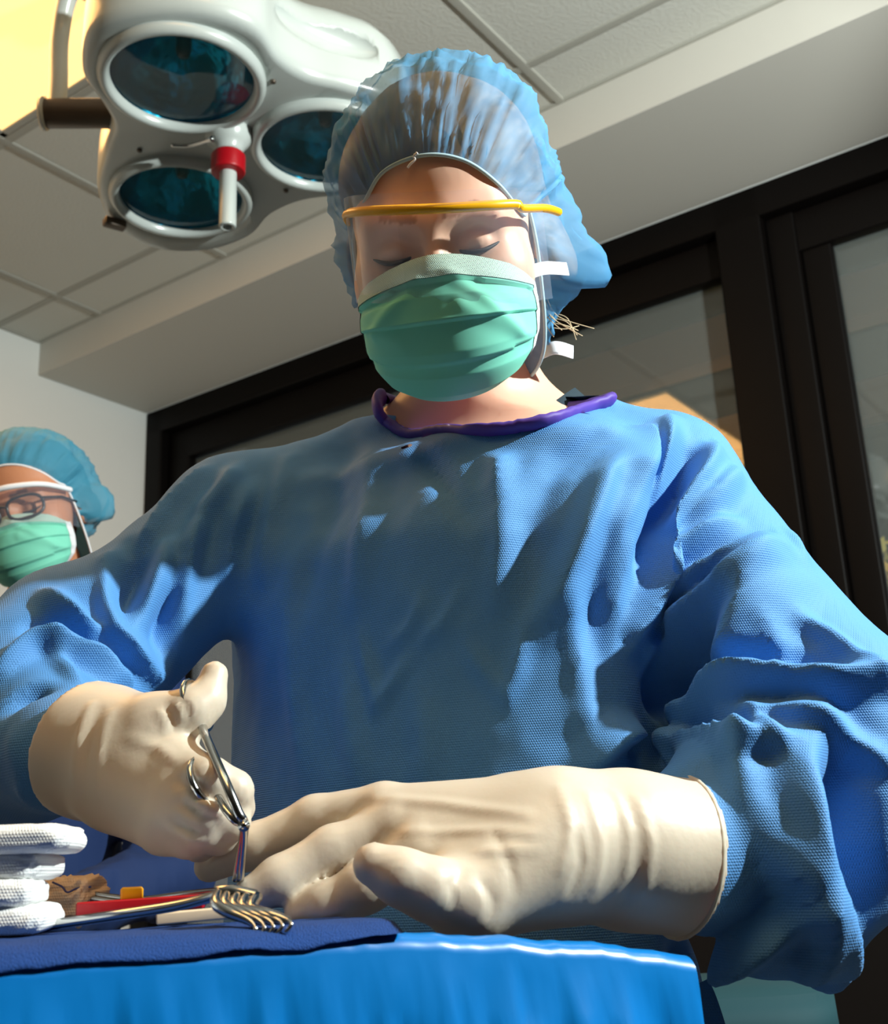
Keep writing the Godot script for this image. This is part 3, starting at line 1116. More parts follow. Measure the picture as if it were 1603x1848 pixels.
	p.position = Vector3(0, 1, 0) + (p.position - Vector3(0, 1, 0)) * LAMP_SIZE


# ---------------------------------------------------------------- heads
const HEAD := [
	[1, 0.0, 0.035, -0.012, 0.074, 0.09, 0.095, 0, 0, 0.02],
	[1, 0.0, 0.035, 0.032, 0.063, 0.058, 0.054, 0, 0, 0.03],
	[1, 0.0, -0.03, 0.03, 0.064, 0.07, 0.054, 0, 0, 0.03],
	[1, -0.043, -0.036, 0.05, 0.026, 0.025, 0.026, 0, 0, 0.03],
	[0, -0.044, 0.01, 0.07, -0.014, 0.008, 0.083, 0.01, 0.009, 0.018],
	[1, 0.043, -0.036, 0.05, 0.026, 0.025, 0.026, 0, 0, 0.03],
	[0, 0.044, 0.01, 0.07, 0.014, 0.008, 0.083, 0.01, 0.009, 0.018],
	[1, 0.0, -0.075, 0.03, 0.053, 0.045, 0.05, 0, 0, 0.03],
	[1, 0.0, -0.103, 0.06, 0.022, 0.018, 0.018, 0, 0, 0.025],
	[0, 0.0, 0.004, 0.082, 0.0, -0.038, 0.096, 0.008, 0.0085, 0.014],
	[1, 0.0, -0.042, 0.095, 0.012, 0.01, 0.01, 0, 0, 0.01],
	[11, -0.032, -0.009, 0.098, 0.02, 0.0125, 0.021, 0, 0, 0.014],
	[1, -0.032, -0.012, 0.0705, 0.015, 0.0115, 0.0145, 0, 0, 0.004],
	[1, -0.075, -0.015, -0.012, 0.008, 0.03, 0.018, 0, 0, 0.008],
	[1, -0.01, -0.048, 0.094, 0.007, 0.006, 0.008, 0, 0, 0.008],
	[11, 0.032, -0.009, 0.098, 0.02, 0.0125, 0.021, 0, 0, 0.014],
	[1, 0.032, -0.012, 0.0705, 0.015, 0.0115, 0.0145, 0, 0, 0.004],
	[1, 0.075, -0.015, -0.012, 0.008, 0.03, 0.018, 0, 0, 0.008],
	[1, 0.01, -0.048, 0.094, 0.007, 0.006, 0.008, 0, 0, 0.008],
	[0, -0.02, -0.074, 0.081, 0.02, -0.074, 0.081, 0.004, 0.004, 0.01],
	[0, -0.017, -0.082, 0.08, 0.017, -0.082, 0.08, 0.0045, 0.0045, 0.01],
]
const SKULL_EDGE := [Vector3(-0.0458, 0.0358, 0.0763), Vector3(-0.028, 0.0505, 0.0849), Vector3(0.0029, 0.0556, 0.0894), Vector3(0.0313, 0.0481, 0.084), Vector3(0.0534, 0.0292, 0.0707), Vector3(0.0679, 0.0079, 0.0436), Vector3(0.071, 0.015, 0.022), Vector3(0.074, -0.03, 0.008), Vector3(0.068, -0.1, -0.015), Vector3(0.035, -0.125, -0.05), Vector3(-0.03, -0.11, -0.06), Vector3(-0.066, -0.07, -0.02), Vector3(-0.074, -0.02, 0.01), Vector3(-0.07, 0.015, 0.03)]
const BODY := [
	[2, 0, 0.7431, 0.6691, 0, 0, 0, 0, 0, 0.03],
	[0, 0.0215, 1.471, -0.9234, 0.0428, 1.3882, -1.01, 0.054, 0.056, 0.05],
	[0, 0.0535, 1.3767, -1.01, 0.175, 1.3191, -1, 0.045, 0.03, 0.05],
	[0, 0.0225, 1.3736, -1.005, -0.1652, 1.2985, -1, 0.052, 0.03, 0.05],
	[1, 0.0409, 1.3441, -0.985, 0.085, 0.05, 0.03, 0, 0, 0.05],
	[0, -0.1866, 1.3007, -0.995, -0.3295, 1.122, -0.905, 0.042, 0.038, 0.03],
	[0, -0.3295, 1.122, -0.905, -0.2617, 1.083, -0.795, 0.038, 0.028, 0.02],
	[0, 0.1865, 1.3006, -0.945, 0.2635, 1.0558, -0.85, 0.042, 0.038, 0.03],
	[0, 0.2635, 1.0558, -0.85, 0.134, 1.0003, -0.75, 0.038, 0.028, 0.02],
	[0, -0.04, 0.86, -0.99, -0.04, 0.8, -0.99, 0.13, 0.13, 0.05],
	[0, -0.11, 0.82, -0.99, -0.12, 0.47, -0.985, 0.075, 0.055, 0.04],
	[0, -0.12, 0.47, -0.985, -0.125, 0.08, -1, 0.055, 0.04, 0.03],
	[0, -0.125, 0.045, -1.01, -0.13, 0.035, -0.86, 0.042, 0.035, 0.03],
	[0, 0.03, 0.82, -0.99, 0.04, 0.47, -0.985, 0.075, 0.055, 0.04],
	[0, 0.04, 0.47, -0.985, 0.045, 0.08, -1, 0.055, 0.04, 0.03],
	[0, 0.045, 0.045, -1.01, 0.06, 0.035, -0.86, 0.042, 0.035, 0.03],
]


func paint_face(g: Geo, from: int, dark_brow: Color) -> void:
	var brow := [[Vector3(-0.052, 0.006, 0.066), Vector3(-0.035, 0.0155, 0.08), Vector3(-0.014, 0.010, 0.09)], [Vector3(0.052, 0.006, 0.066), Vector3(0.035, 0.0155, 0.08), Vector3(0.014, 0.010, 0.09)]]
	for i in range(from, g.v.size()):
		var q := g.v[i]
		var c := Color.WHITE
		for b in brow:
			for s in 2:
				var n: Vector3 = Geometry3D.get_closest_point_to_segment(q, b[s], b[s + 1])
				var d := Vector2(q.x - n.x, q.y - n.y).length()
				if d < 0.0042 and q.z > 0.05:
					c = dark_brow
		if Vector2(q.x / 0.024, (q.y + 0.078) / 0.008).length() < 1.0 and q.z > 0.07:
			c = Color(0.8, 0.5, 0.48)
		g.col.append(c)


# the head of a person, in its own axes; returns lash tubes as well
func head_solid() -> Field:
	var f := Field.new()
	f.add(HEAD)
	f.all()
	return f


func lashes(parent: Node3D, xf: Transform3D) -> void:
	for s in [-1.0, 1.0]:
		var g := Geo.new()
		var pts := []
		for q in [Vector3(0.0165, -0.0155, 0.0790), Vector3(0.024, -0.0185, 0.0835), Vector3(0.033, -0.0195, 0.0845), Vector3(0.041, -0.0180, 0.0818), Vector3(0.051, -0.0130, 0.0740)]:
			pts.append(xf * Vector3(q.x * s, q.y, q.z))
		g.tube(spline(pts, 4), [0.0006, 0.001, 0.0013, 0.0015, 0.0017, 0.0018, 0.0019, 0.0019, 0.0019, 0.0019, 0.0019, 0.0019, 0.0018, 0.0016, 0.0013, 0.0009, 0.0005], 8)
		part(parent, "eyelashes", g, mats.lash)


func ray_out(f: Field, d: Vector3) -> float:
	var lo := 0.03
	var hi := 0.16
	for k in 14:
		var m := (lo + hi) / 2
		if f.at(d * m) < 0.0:
			lo = m
		else:
			hi = m
	return lo


# a gathered bouffant cap: from the elastic edge back over the crown, in head axes
func cap_shape(f: Field, edge: Array, seed_: int, lift: float, pleat: float, bulges: Array, n_phi := 220, n_t := 40) -> Geo:
	var ring := spline(edge, 24, true)
	var n := noise(seed_, 1.0)
	var crease := noise(seed_ + 3, 1.0, FastNoiseLite.TYPE_SIMPLEX_SMOOTH, 2)
	var pole := Vector3(0.05, 0.42, -0.9).normalized()
	var rows := []
	for i in n_t + 1:
		var t := float(i) / n_t
		var row := PackedVector3Array()
		for j in n_phi:
			var fi := float(j) / n_phi * ring.size()
			var e := ring[int(fi) % ring.size()].lerp(ring[(int(fi) + 1) % ring.size()], fi - int(fi))
			var d := e.normalized().slerp(pole, t)
			var puff := smoothstep(0.0, lerpf(0.30, 0.09, clampf(-e.y * 12.0, 0.0, 1.0)), t)
			var skin := e.length() + 0.0012
			if i > 0:
				skin = ray_out(f, d) + 0.003 * lift
			var full := 0.006
			for b in bulges:
				full += b[1] * exp(-pow((1.0 - d.dot(b[0])) / b[2], 2.0))
			var r := lerpf(skin, skin + full * lift, puff)
			# pleats run back from the elastic and die out; loose creases over the crown
			var a := TAU * float(j) / n_phi
			var ridge := 1.0 - absf(n.get_noise_2d(cos(a) * 9.0, sin(a) * 9.0 + t * 1.2)) * 3.0
			ridge = maxf(ridge, -0.1)
			r += pleat * ridge * (0.25 + 0.75 * exp(-t * 5.0)) * smoothstep(0.0, 0.06, t) * 0.0055
			var fold := 1.0 - absf(crease.get_noise_3d(d.x * 2.2, d.y * 2.2, d.z * 2.2)) * 2.6
			r += pleat * fold * puff * (1.0 - smoothstep(0.8, 1.0, t)) * 0.006
			row.append(d * r)
		rows.append(row)
	var g := Geo.new()
	g.grid(rows, true)
	g.fan(n_t * n_phi, n_phi, pole * (rows[n_t][0] as Vector3).length())
	return g


func placed(g: Geo, xf: Transform3D) -> Geo:
	for i in g.v.size():
		g.v[i] = xf * g.v[i]
	return g


# pleated mask; u runs across the face, v from the nose down; lift raises bands over it
func mask_point(u: float, v: float, lift: float) -> Vector3:
	var cy := [-0.019, -0.032, -0.05, -0.072, -0.094, -0.113, -0.127, -0.131]
	var cz := [0.0985, 0.1110, 0.1215, 0.1245, 0.1205, 0.110, 0.091, 0.076]
	var ey := [-0.036, -0.046, -0.057, -0.069, -0.082, -0.095, -0.107, -0.115]
	var ex := [0.0700, 0.0715, 0.0725, 0.0725, 0.0705, 0.066, 0.056, 0.043]
	var ez := [0.0380, 0.0370, 0.0360, 0.0350, 0.0350, 0.038, 0.046, 0.056]
	var k := v * 7.0
	var i := mini(int(k), 6)
	var fr := k - i
	fr = fr * fr * (3 - 2 * fr) * 0.5 + fr * 0.5
	var th := u * PI / 2
	var c := maxf(cos(th), 0.0)
	var w := pow(c, 0.70 + 0.27 * v)
	# the nose wire pinches the top of the mask into a ridge
	var ridge := exp(-pow(u / 0.16, 2.0)) * (1.0 - smoothstep(0.0, 0.42, v))
	var y := lerpf(ey[i], ey[i + 1], fr) + (lerpf(cy[i], cy[i + 1], fr) - lerpf(ey[i], ey[i + 1], fr)) * pow(c, lerpf(2.6, 1.2, minf(v * 1.6, 1.0)))
	var z := lerpf(ez[i], ez[i + 1], fr) + (lerpf(cz[i], cz[i + 1], fr) - lerpf(ez[i], ez[i + 1], fr)) * w * (0.89 + 0.11 * ridge)
	var x := lerpf(ex[i], ex[i + 1], fr) * sin(th)
	var p := Vector3(x, y, z)
	var out := Vector3(x * 1.2, (y + 0.07) * 0.8, 0.075).normalized()
	var d := lift
	for pl in [0.20, 0.41, 0.64]:
		var s: float = v - pl - 0.05 * (1.0 - c) * (0.4 - pl) * 2.0
		if s > 0.0:
			d -= 0.0026 * (1.0 - smoothstep(0.0, 0.16, s)) * smoothstep(-0.1, 0.35, c)
		else:
			d += 0.0012 * exp(s / 0.05) * c
	# slack folds that fall away from the nose
	for fo in [[0.10, 0.16, 0.62, 0.52, 0.0028], [-0.12, 0.20, -0.55, 0.44, 0.0030], [0.16, 0.34, 0.80, 0.62, 0.0018], [-0.3, 0.5, -0.7, 0.42, 0.0016]]:
		var a := Vector2(fo[0], fo[1])
		var b := Vector2(fo[2], fo[3])
		var q := Geometry2D.get_closest_point_to_segment(Vector2(u, v), a, b)
		d += fo[4] * exp(-Vector2(u, v).distance_squared_to(q) / 0.0022)
	return p + out * d


func mask_piece(u0: float, u1: float, v0: float, v1: float, lift: float, nu: int, nv: int, xf: Transform3D) -> Geo:
	var g := Geo.new()
	for side in 2:
		var rows := []
		for i in nv + 1:
			var row := PackedVector3Array()
			for j in nu + 1:
				row.append(xf * mask_point(lerpf(u0, u1, float(j) / nu), lerpf(v0, v1, float(i) / nv), lift - 0.0008 * side))
			rows.append(row)
		var at := g.v.size()
		g.grid(rows)
		if side:
			for k in range(g.idx.size() / 2, g.idx.size(), 3):
				var s := g.idx[k]
				g.idx[k] = g.idx[k + 1]
				g.idx[k + 1] = s
	return g


func build_mask(parent: Node3D, xf: Transform3D, cloth: Material, band: Material, ties: Array) -> void:
	var m := part(parent, "face_mask", mask_piece(-1, 1, 0, 1, 0.0, 72, 84, xf), cloth, false, false)
	part(m, "nose_band", mask_piece(-0.985, 0.985, -0.004, 0.185, 0.0009, 64, 10, xf), band, false, false)
	part(m, "side_welt", mask_piece(0.90, 1.01, 0.0, 0.9, 0.0009, 4, 40, xf), mats.white_cloth, false, false)
	part(m, "side_welt", mask_piece(-1.01, -0.90, 0.0, 0.9, 0.0009, 4, 40, xf), mats.white_cloth, false, false)
	for t in ties:
		part(m, "tie", ribbon(t[0], t[1], t[2]), mats.white_cloth, false, false)


func ribbon(pts: Array, width: float, across: Vector3) -> Geo:
	var path := spline(pts, 6)
	var g := Geo.new()
	var rows := []
	for s in [[-0.5, 0.0], [-0.2, 0.001], [0.2, -0.0004], [0.5, 0.0008], [0.5, -0.0006], [0.0, -0.001], [-0.5, -0.001]]:
		var row := PackedVector3Array()
		for i in path.size():
			var t := (path[mini(i + 1, path.size() - 1)] - path[maxi(i - 1, 0)]).normalized()
			var a := (across - t * across.dot(t)).normalized()
			row.append(path[i] + a * width * s[0] + a.cross(t) * s[1])
		rows.append(row)
	g.grid(rows, false, true)
	return g


# ---------------------------------------------------------------- the surgeon
const HEAD_AT := Transform3D(Basis(Vector3(0.9864, 0.0159, 0.1634), Vector3(-0.0809, 0.9134, 0.3989), Vector3(-0.1429, -0.4067, 0.9023)), Vector3(0.0124, 1.5024, -0.8719))
const COLLAR := [Vector3(-0.0506, 1.4028, -0.965), Vector3(-0.0533, 1.3822, -0.945), Vector3(-0.0446, 1.3716, -0.9482), Vector3(-0.0237, 1.351, -0.9265), Vector3(0.0023, 1.34, -0.8904), Vector3(0.028, 1.3219, -0.8474), Vector3(0.0573, 1.3184, -0.8346), Vector3(0.0877, 1.325, -0.8368), Vector3(0.1213, 1.3544, -0.8908), Vector3(0.1428, 1.3703, -0.914), Vector3(0.1078, 1.3823, -0.959), Vector3(0.0542, 1.452, -1.07), Vector3(-0.0156, 1.4128, -1.015)]
const HAND_LEFT := [
	[0, 0.1583, 0.9963, -0.757, 0.0977, 1.0062, -0.735, 0.05, 0.043, 0.02],
	[0, 0.0977, 1.0062, -0.735, 0.0569, 1.0135, -0.722, 0.043, 0.034, 0.02],
	[0, 0.0569, 1.0135, -0.722, -0.043, 1.0348, -0.742, 0.034, 0.016, 0.02],
	[0, 0.0569, 1.0135, -0.722, -0.0341, 1.0214, -0.725, 0.034, 0.017, 0.02],
	[0, 0.0563, 1.0078, -0.72, -0.0191, 1.0062, -0.705, 0.034, 0.017, 0.02],
	[0, 0.0552, 1.003, -0.71, 0.001, 0.9887, -0.69, 0.034, 0.019, 0.02],
	[0, 0.0408, 0.9944, -0.695, 0.0066, 0.9793, -0.678, 0.026, 0.022, 0.02],
	[0, -0.0464, 1.0356, -0.742, -0.0889, 1.0319, -0.752, 0.0155, 0.0145, 0.008],
	[0, -0.0889, 1.0319, -0.752, -0.1279, 1.0173, -0.757, 0.014, 0.0135, 0.006],
	[0, -0.1279, 1.0173, -0.757, -0.1568, 1.0062, -0.76, 0.0135, 0.0098, 0.006],
	[0, -0.0391, 1.0216, -0.725, -0.0756, 1.0119, -0.722, 0.0155, 0.0145, 0.008],
	[0, -0.0756, 1.0119, -0.722, -0.106, 0.9966, -0.715, 0.014, 0.0135, 0.006],
	[0, -0.106, 0.9966, -0.715, -0.1227, 0.9884, -0.712, 0.013, 0.011, 0.006],
	[0, -0.024, 1.0055, -0.705, -0.0547, 0.9909, -0.702, 0.0155, 0.0145, 0.008],
	[0, -0.0547, 0.9909, -0.702, -0.0775, 0.9809, -0.705, 0.014, 0.013, 0.006],
	[0, -0.0775, 0.9809, -0.705, -0.0922, 0.9772, -0.708, 0.0125, 0.0105, 0.006],
	[0, 0.0051, 0.9794, -0.678, -0.0171, 0.9888, -0.664, 0.02, 0.0165, 0.008],
	[0, -0.0171, 0.9888, -0.664, -0.0318, 0.9955, -0.66, 0.016, 0.015, 0.006],
	[0, -0.0318, 0.9955, -0.66, -0.0466, 1.0027, -0.66, 0.0145, 0.0118, 0.006],
	[0, 0.0357, 1.0289, -0.745, -0.0097, 1.0217, -0.775, 0.024, 0.017, 0.012],
	[0, -0.0097, 1.0217, -0.775, -0.0467, 1.008, -0.79, 0.0155, 0.0115, 0.006],
	[11, 0.4108, 0.9535, -0.8596, 0.3, 0.3, 0.3, 0, 0, 0.002],
]
const HAND_RIGHT := [
	[0, -0.2868, 1.0972, -0.8, -0.2306, 1.0809, -0.772, 0.046, 0.04, 0.02],
	[0, -0.2306, 1.0809, -0.772, -0.2057, 1.0713, -0.755, 0.04, 0.034, 0.02],
	[0, -0.2057, 1.0713, -0.755, -0.1699, 1.0632, -0.724, 0.034, 0.018, 0.016],
	[0, -0.2047, 1.0669, -0.752, -0.1687, 1.0495, -0.717, 0.034, 0.0175, 0.012],
	[0, -0.2046, 1.0634, -0.752, -0.171, 1.038, -0.717, 0.034, 0.017, 0.012],
	[0, -0.2088, 1.0604, -0.755, -0.1772, 1.0298, -0.724, 0.03, 0.016, 0.012],
	[0, -0.2123, 1.0834, -0.758, -0.1861, 1.0917, -0.738, 0.026, 0.0195, 0.02],
	[0, -0.1861, 1.0917, -0.738, -0.1634, 1.0998, -0.731, 0.019, 0.015, 0.01],
	[0, -0.1634, 1.0998, -0.731, -0.1551, 1.1071, -0.734, 0.0135, 0.012, 0.006],
	[0, -0.1546, 1.1052, -0.735, -0.1509, 1.123, -0.738, 0.0105, 0.009, 0.006],
	[0, -0.1688, 1.063, -0.722, -0.1456, 1.0553, -0.702, 0.018, 0.0135, 0.006],
	[0, -0.1456, 1.0553, -0.702, -0.1325, 1.0486, -0.706, 0.013, 0.0122, 0.003],
	[0, -0.1325, 1.0486, -0.706, -0.1325, 1.0392, -0.724, 0.012, 0.0105, 0.003],
	[0, -0.1666, 1.0486, -0.714, -0.1452, 1.0392, -0.698, 0.0175, 0.013, 0.004],
	[0, -0.1452, 1.0392, -0.698, -0.1348, 1.0311, -0.712, 0.0128, 0.0118, 0.003],
	[0, -0.1348, 1.0311, -0.712, -0.1438, 1.0285, -0.738, 0.0115, 0.0105, 0.003],
	[0, -0.169, 1.0371, -0.714, -0.1506, 1.0283, -0.703, 0.017, 0.0128, 0.004],
	[0, -0.1506, 1.0283, -0.703, -0.1439, 1.0235, -0.722, 0.0125, 0.0115, 0.003],
	[0, -0.1439, 1.0235, -0.722, -0.1563, 1.0246, -0.746, 0.0112, 0.01, 0.003],
	[0, -0.1753, 1.0293, -0.722, -0.1603, 1.0228, -0.715, 0.016, 0.0122, 0.004],
	[0, -0.1603, 1.0228, -0.715, -0.1577, 1.0198, -0.734, 0.0118, 0.0108, 0.003],
	[0, -0.1577, 1.0198, -0.734, -0.1686, 1.0233, -0.752, 0.0105, 0.0095, 0.003],
	[11, -0.4937, 1.171, -0.9206, 0.3, 0.3, 0.3, 0, 0, 0.002],
]
const GLOVE_LEFT := [
	[0.006, 0.0016, 0.6, 0, [Vector3(0.0921, 1.0369, -0.6967), Vector3(0.0969, 1.0147, -0.6874), Vector3(0.0933, 0.9907, -0.6883), Vector3(0.0817, 0.9763, -0.693)]],
	[0.006, 0.0016, 0.6, 0, [Vector3(0.075, 1.0372, -0.6879), Vector3(0.0795, 1.0092, -0.6779), Vector3(0.0748, 0.9857, -0.6801)]],
	[0.006, 0.0015, 0.6, 0, [Vector3(0.1046, 1.0332, -0.6963), Vector3(0.1091, 1.0081, -0.6886), Vector3(0.1043, 0.9842, -0.6928), Vector3(0.0935, 0.971, -0.7027)]],
	[0.005, -0.0014, 0.6, 0, [Vector3(0.0656, 1.0156, -0.6732), Vector3(0.0672, 0.9978, -0.6722), Vector3(0.0601, 0.9835, -0.6732)]],
	[0.006, 0.0014, 0.6, 0, [Vector3(0.0593, 1.0409, -0.6869), Vector3(0.0625, 1.0158, -0.6726), Vector3(0.056, 0.9954, -0.6683)]],
	[0.006, -0.0016, 0.6, 0, [Vector3(0.0115, 0.9916, -0.6582), Vector3(0.0169, 0.9815, -0.6573), Vector3(0.015, 0.9731, -0.6573)]],
	[0.005, -0.0014, 0.6, 0, [Vector3(0.0013, 0.9978, -0.659), Vector3(-0.005, 0.9896, -0.6505), Vector3(-0.004, 0.9783, -0.6528)]],
	[0.007, 0.0016, 0.5, 0, [Vector3(-0.0484, 1.0414, -0.7231), Vector3(-0.0082, 1.0354, -0.703), Vector3(0.0387, 1.026, -0.6778)]],
	[0.006, 0.0014, 0.5, 0, [Vector3(-0.0295, 1.0204, -0.6949), Vector3(0.0008, 1.0188, -0.686), Vector3(0.0407, 1.0152, -0.6707)]],
	[0.006, 0.0014, 0.5, 0, [Vector3(-0.0119, 1.0055, -0.6597), Vector3(0.0126, 1.0075, -0.6695), Vector3(0.0429, 1.0062, -0.6671)]],
	[0.005, -0.0012, 0.6, 0, [Vector3(0.0194, 1.0177, -0.6768), Vector3(0.0272, 0.9995, -0.6638), Vector3(0.0292, 0.9851, -0.662)]],
]
const GLOVE_RIGHT := [
	[0.005, 0.0018, 0.7, 0, [Vector3(-0.2276, 1.1076, -0.7342), Vector3(-0.2316, 1.0825, -0.723), Vector3(-0.2325, 1.0594, -0.7243)]],
	[0.005, -0.0016, 0.7, 0, [Vector3(-0.2205, 1.1031, -0.7287), Vector3(-0.2241, 1.0785, -0.7192), Vector3(-0.2247, 1.0539, -0.7217)]],
	[0.005, 0.0015, 0.7, 0, [Vector3(-0.2123, 1.1005, -0.7246), Vector3(-0.2155, 1.0745, -0.716), Vector3(-0.215, 1.0484, -0.7182)]],
	[0.004, 0.0015, 0.7, 0, [Vector3(-0.1809, 1.0991, -0.7162), Vector3(-0.1761, 1.0927, -0.7153), Vector3(-0.1751, 1.0859, -0.7149)]],
	[0.004, -0.0013, 0.7, 0, [Vector3(-0.1761, 1.1013, -0.717), Vector3(-0.1715, 1.0952, -0.7159), Vector3(-0.1708, 1.0885, -0.7164)]],
	[0.004, 0.0015, 0.7, 0, [Vector3(-0.171, 1.1035, -0.7169), Vector3(-0.167, 1.097, -0.7153), Vector3(-0.1665, 1.0907, -0.7167)]],
	[0.004, -0.0013, 0.7, 0, [Vector3(-0.1663, 1.1045, -0.7159), Vector3(-0.1626, 1.0988, -0.7151), Vector3(-0.1621, 1.0929, -0.7165)]],
	[0.005, -0.0016, 0.6, 0, [Vector3(-0.1632, 1.056, -0.6956), Vector3(-0.1592, 1.0445, -0.6907), Vector3(-0.1527, 1.0347, -0.6872)]],
	[0.004, 0.0012, 0.6, 0, [Vector3(-0.1633, 1.0511, -0.6941), Vector3(-0.1534, 1.0472, -0.689)]],
	[0.006, 0.0012, 0.5, 0, [Vector3(-0.1984, 1.0835, -0.7139), Vector3(-0.1765, 1.0753, -0.7081), Vector3(-0.1643, 1.0659, -0.6994)]],
	[0.007, -0.0055, 0.5, 0, [Vector3(-0.1601, 1.0535, -0.6937), Vector3(-0.1482, 1.0475, -0.6871), Vector3(-0.137, 1.0433, -0.6875), Vector3(-0.1304, 1.0387, -0.6953)]],
	[0.007, -0.005, 0.5, 0, [Vector3(-0.1613, 1.0415, -0.6917), Vector3(-0.1509, 1.0358, -0.6859), Vector3(-0.1401, 1.0311, -0.6881)]],
	[0.006, -0.004, 0.5, 0, [Vector3(-0.1649, 1.0312, -0.6947), Vector3(-0.1548, 1.0263, -0.6903), Vector3(-0.147, 1.0235, -0.6909)]],
]


# pushes the folds out; quiet holds [centre, radius] of places (collar, cuffs) where the cloth lies flat
func fold_out(g: Geo, folds: Folds, grain: FastNoiseLite = null, quiet := []) -> void:
	var n := g.normals()
	for i in g.v.size():
		var d := folds.at(g.v[i], n[i])
		if grain:
			d -= (absf(grain.get_noise_3dv(g.v[i])) - 0.2) * 0.004
		for q in quiet:
			var far: float = g.v[i].distance_to(q[0])
			if far < q[1]:
				d *= smoothstep(q[1] * 0.55, q[1], far)
		g.v[i] += n[i] * d


func build_surgeon() -> void:
	var p := thing("person", "surgeon in a blue gown, green mask and yellow-browed visor bending over the tray", "person", Vector3(-0.04, 0, -0.97))
	# body: head and neck on a fine grid, the rest, under cloth, on a coarse one
	var g := Geo.new()
	var f := head_solid()
	var inv := HEAD_AT.affine_inverse()
	f.nets(Vector3(-0.09, -0.13, -0.115), Vector3(0.09, 0.135, 0.125), 0.0028, g)
	paint_face(g, 0, Color(0.62, 0.52, 0.44))
	placed(g, HEAD_AT)
	var head_end := g.v.size()
	var b := Field.new()
	b.lofts = [[[0.9025, -0.0357, -0.9850, 0.1744, 0.0950], [1.0283, -0.0309, -0.9800, 0.1770, 0.0850], [1.1405, -0.0256, -0.9800, 0.1830, 0.0850], [1.2360, -0.0208, -0.9800, 0.1927, 0.0900], [1.3126, -0.0106, -0.9850, 0.1765, 0.0750], [1.3668, 0.0295, -0.9950, 0.0984, 0.0450]]]
	b.add(BODY)
	b.nets(Vector3(-0.16, 1.22, -1.1), Vector3(0.24, 1.5, -0.85), 0.005, g)
	b.nets(Vector3(-0.55, -0.02, -1.16), Vector3(0.45, 1.25, -0.68), 0.014, g)
	g.smooth(1, 0.4)
	for i in g.v.size() - head_end:
		g.col.append(Color.WHITE)
	part(p, "body", g, mats.skin)
	lashes(p, HEAD_AT)
	# gown
	g = Geo.new()
	f = Field.new()
	f.lofts = GOWN_LOFTS
	f.add(GOWN)
	var t0 := Time.get_ticks_msec()
	f.nets(Vector3(-0.62, 0.75, -1.14), Vector3(0.5, 1.45, -0.58), GOWN_CELL, g)
	print("gown ", g.v.size(), " ", Time.get_ticks_msec() - t0)
	g.smooth(4)
	var small := noise(31, 9.0, FastNoiseLite.TYPE_SIMPLEX_SMOOTH, 3)
	var quiet := [[Vector3(0.1354, 0.9999, -0.75), 0.075], [Vector3(-0.243, 1.0851, -0.78), 0.07]]
	for k in 10:
		quiet.append([COLLAR[k], 0.035])
	fold_out(g, Folds.new().add(GOWN_FOLDS), small, quiet)
	g.smooth(2, 0.5)
	open_collar(g)
	# skirt of the gown, below the tray
	var skirt := Field.new()
	skirt.lofts = GOWN_LOFTS
	skirt.add([GOWN[0]])
	skirt.nets(Vector3(-0.35, 0.42, -1.2), Vector3(0.25, 0.775, -0.75), 0.016, g)
	part(p, "gown", g, mats.gown_cloth, false, false)
	var collar := spline(COLLAR, 8, true)
	g = Geo.new()
	var wob := noise(4, 60.0)
	var ring := PackedVector3Array()
	for i in collar.size():
		ring.append(collar[i] + Vector3(0, 0.001, 0.0005) * wob.get_noise_1d(i * 0.02))
	ring.append(ring[0])
	g.tube(ring, [0.0048], 12, false, 1.75)
	var bind := part(p, "neck_binding", g, mats.gown_binding)
	for i in range(0, 76):
		if i % 2 == 0 and ring[i].z > -1.0:
			g = Geo.new()
			var out := Vector3(0, -0.001, 0.0058)
			g.tube(PackedVector3Array([ring[i] + out, ring[i].lerp(ring[i + 1], 0.75) + out]), [0.0005], 5)
			part(bind, "stitch", g, mats.stitch)
	# waist ties hanging below the sleeve
	for q in [[Vector3(0.1566, 0.9177, -0.84), Vector3(0.1594, 0.9078, -0.835), Vector3(0.1632, 0.8923, -0.835), Vector3(0.1688, 0.868, -0.84)], [Vector3(0.1486, 0.9154, -0.85), Vector3(0.1509, 0.9036, -0.845), Vector3(0.1567, 0.888, -0.845), Vector3(0.1594, 0.8635, -0.85)]]:
		part(p, "waist_tie", ribbon(q, 0.014, Vector3(0.9, 0.1, 0.4)), mats.gown_cloth, false, false)
	# scrub top at the neck
	g = ribbon([Vector3(0.076, 1.3587, -0.93), Vector3(0.0988, 1.371, -0.938), Vector3(0.1169, 1.3874, -0.955), Vector3(0.1308, 1.4077, -0.99)], 0.018, Vector3(-0.4, 0.8, -0.3))
	part(p, "scrub_collar", g, mats.scrub_dark, false, false)
	# cap and hair
	f = head_solid()
	var bulges := [[Vector3(0.1, 0.9, 0.25).normalized(), 0.016, 0.25], [Vector3(-0.85, 0.35, 0.15).normalized(), 0.012, 0.16], [Vector3(0.8, 0.5, 0.0).normalized(), 0.014, 0.2], [Vector3(0.82, -0.02, -0.55).normalized(), 0.020, 0.08], [Vector3(0.72, -0.62, -0.30).normalized(), 0.042, 0.16], [Vector3(0, 0.3, -1).normalized(), 0.02, 0.4]]
	g = cap_shape(f, SKULL_EDGE, 11, 1.0, 1.0, bulges)
	var edge := PackedVector3Array()
	for k in g.v.slice(0, 220):
		edge.append(HEAD_AT * (k * 1.006))
	edge.append(edge[0])
	var c := part(p, "bouffant_cap", placed(g, HEAD_AT), mats.cap_cloth, false, false)
	g = Geo.new()
	g.tube(edge, [0.0016], 7, false)
	part(c, "elastic_edge", g, mats.cap_band)
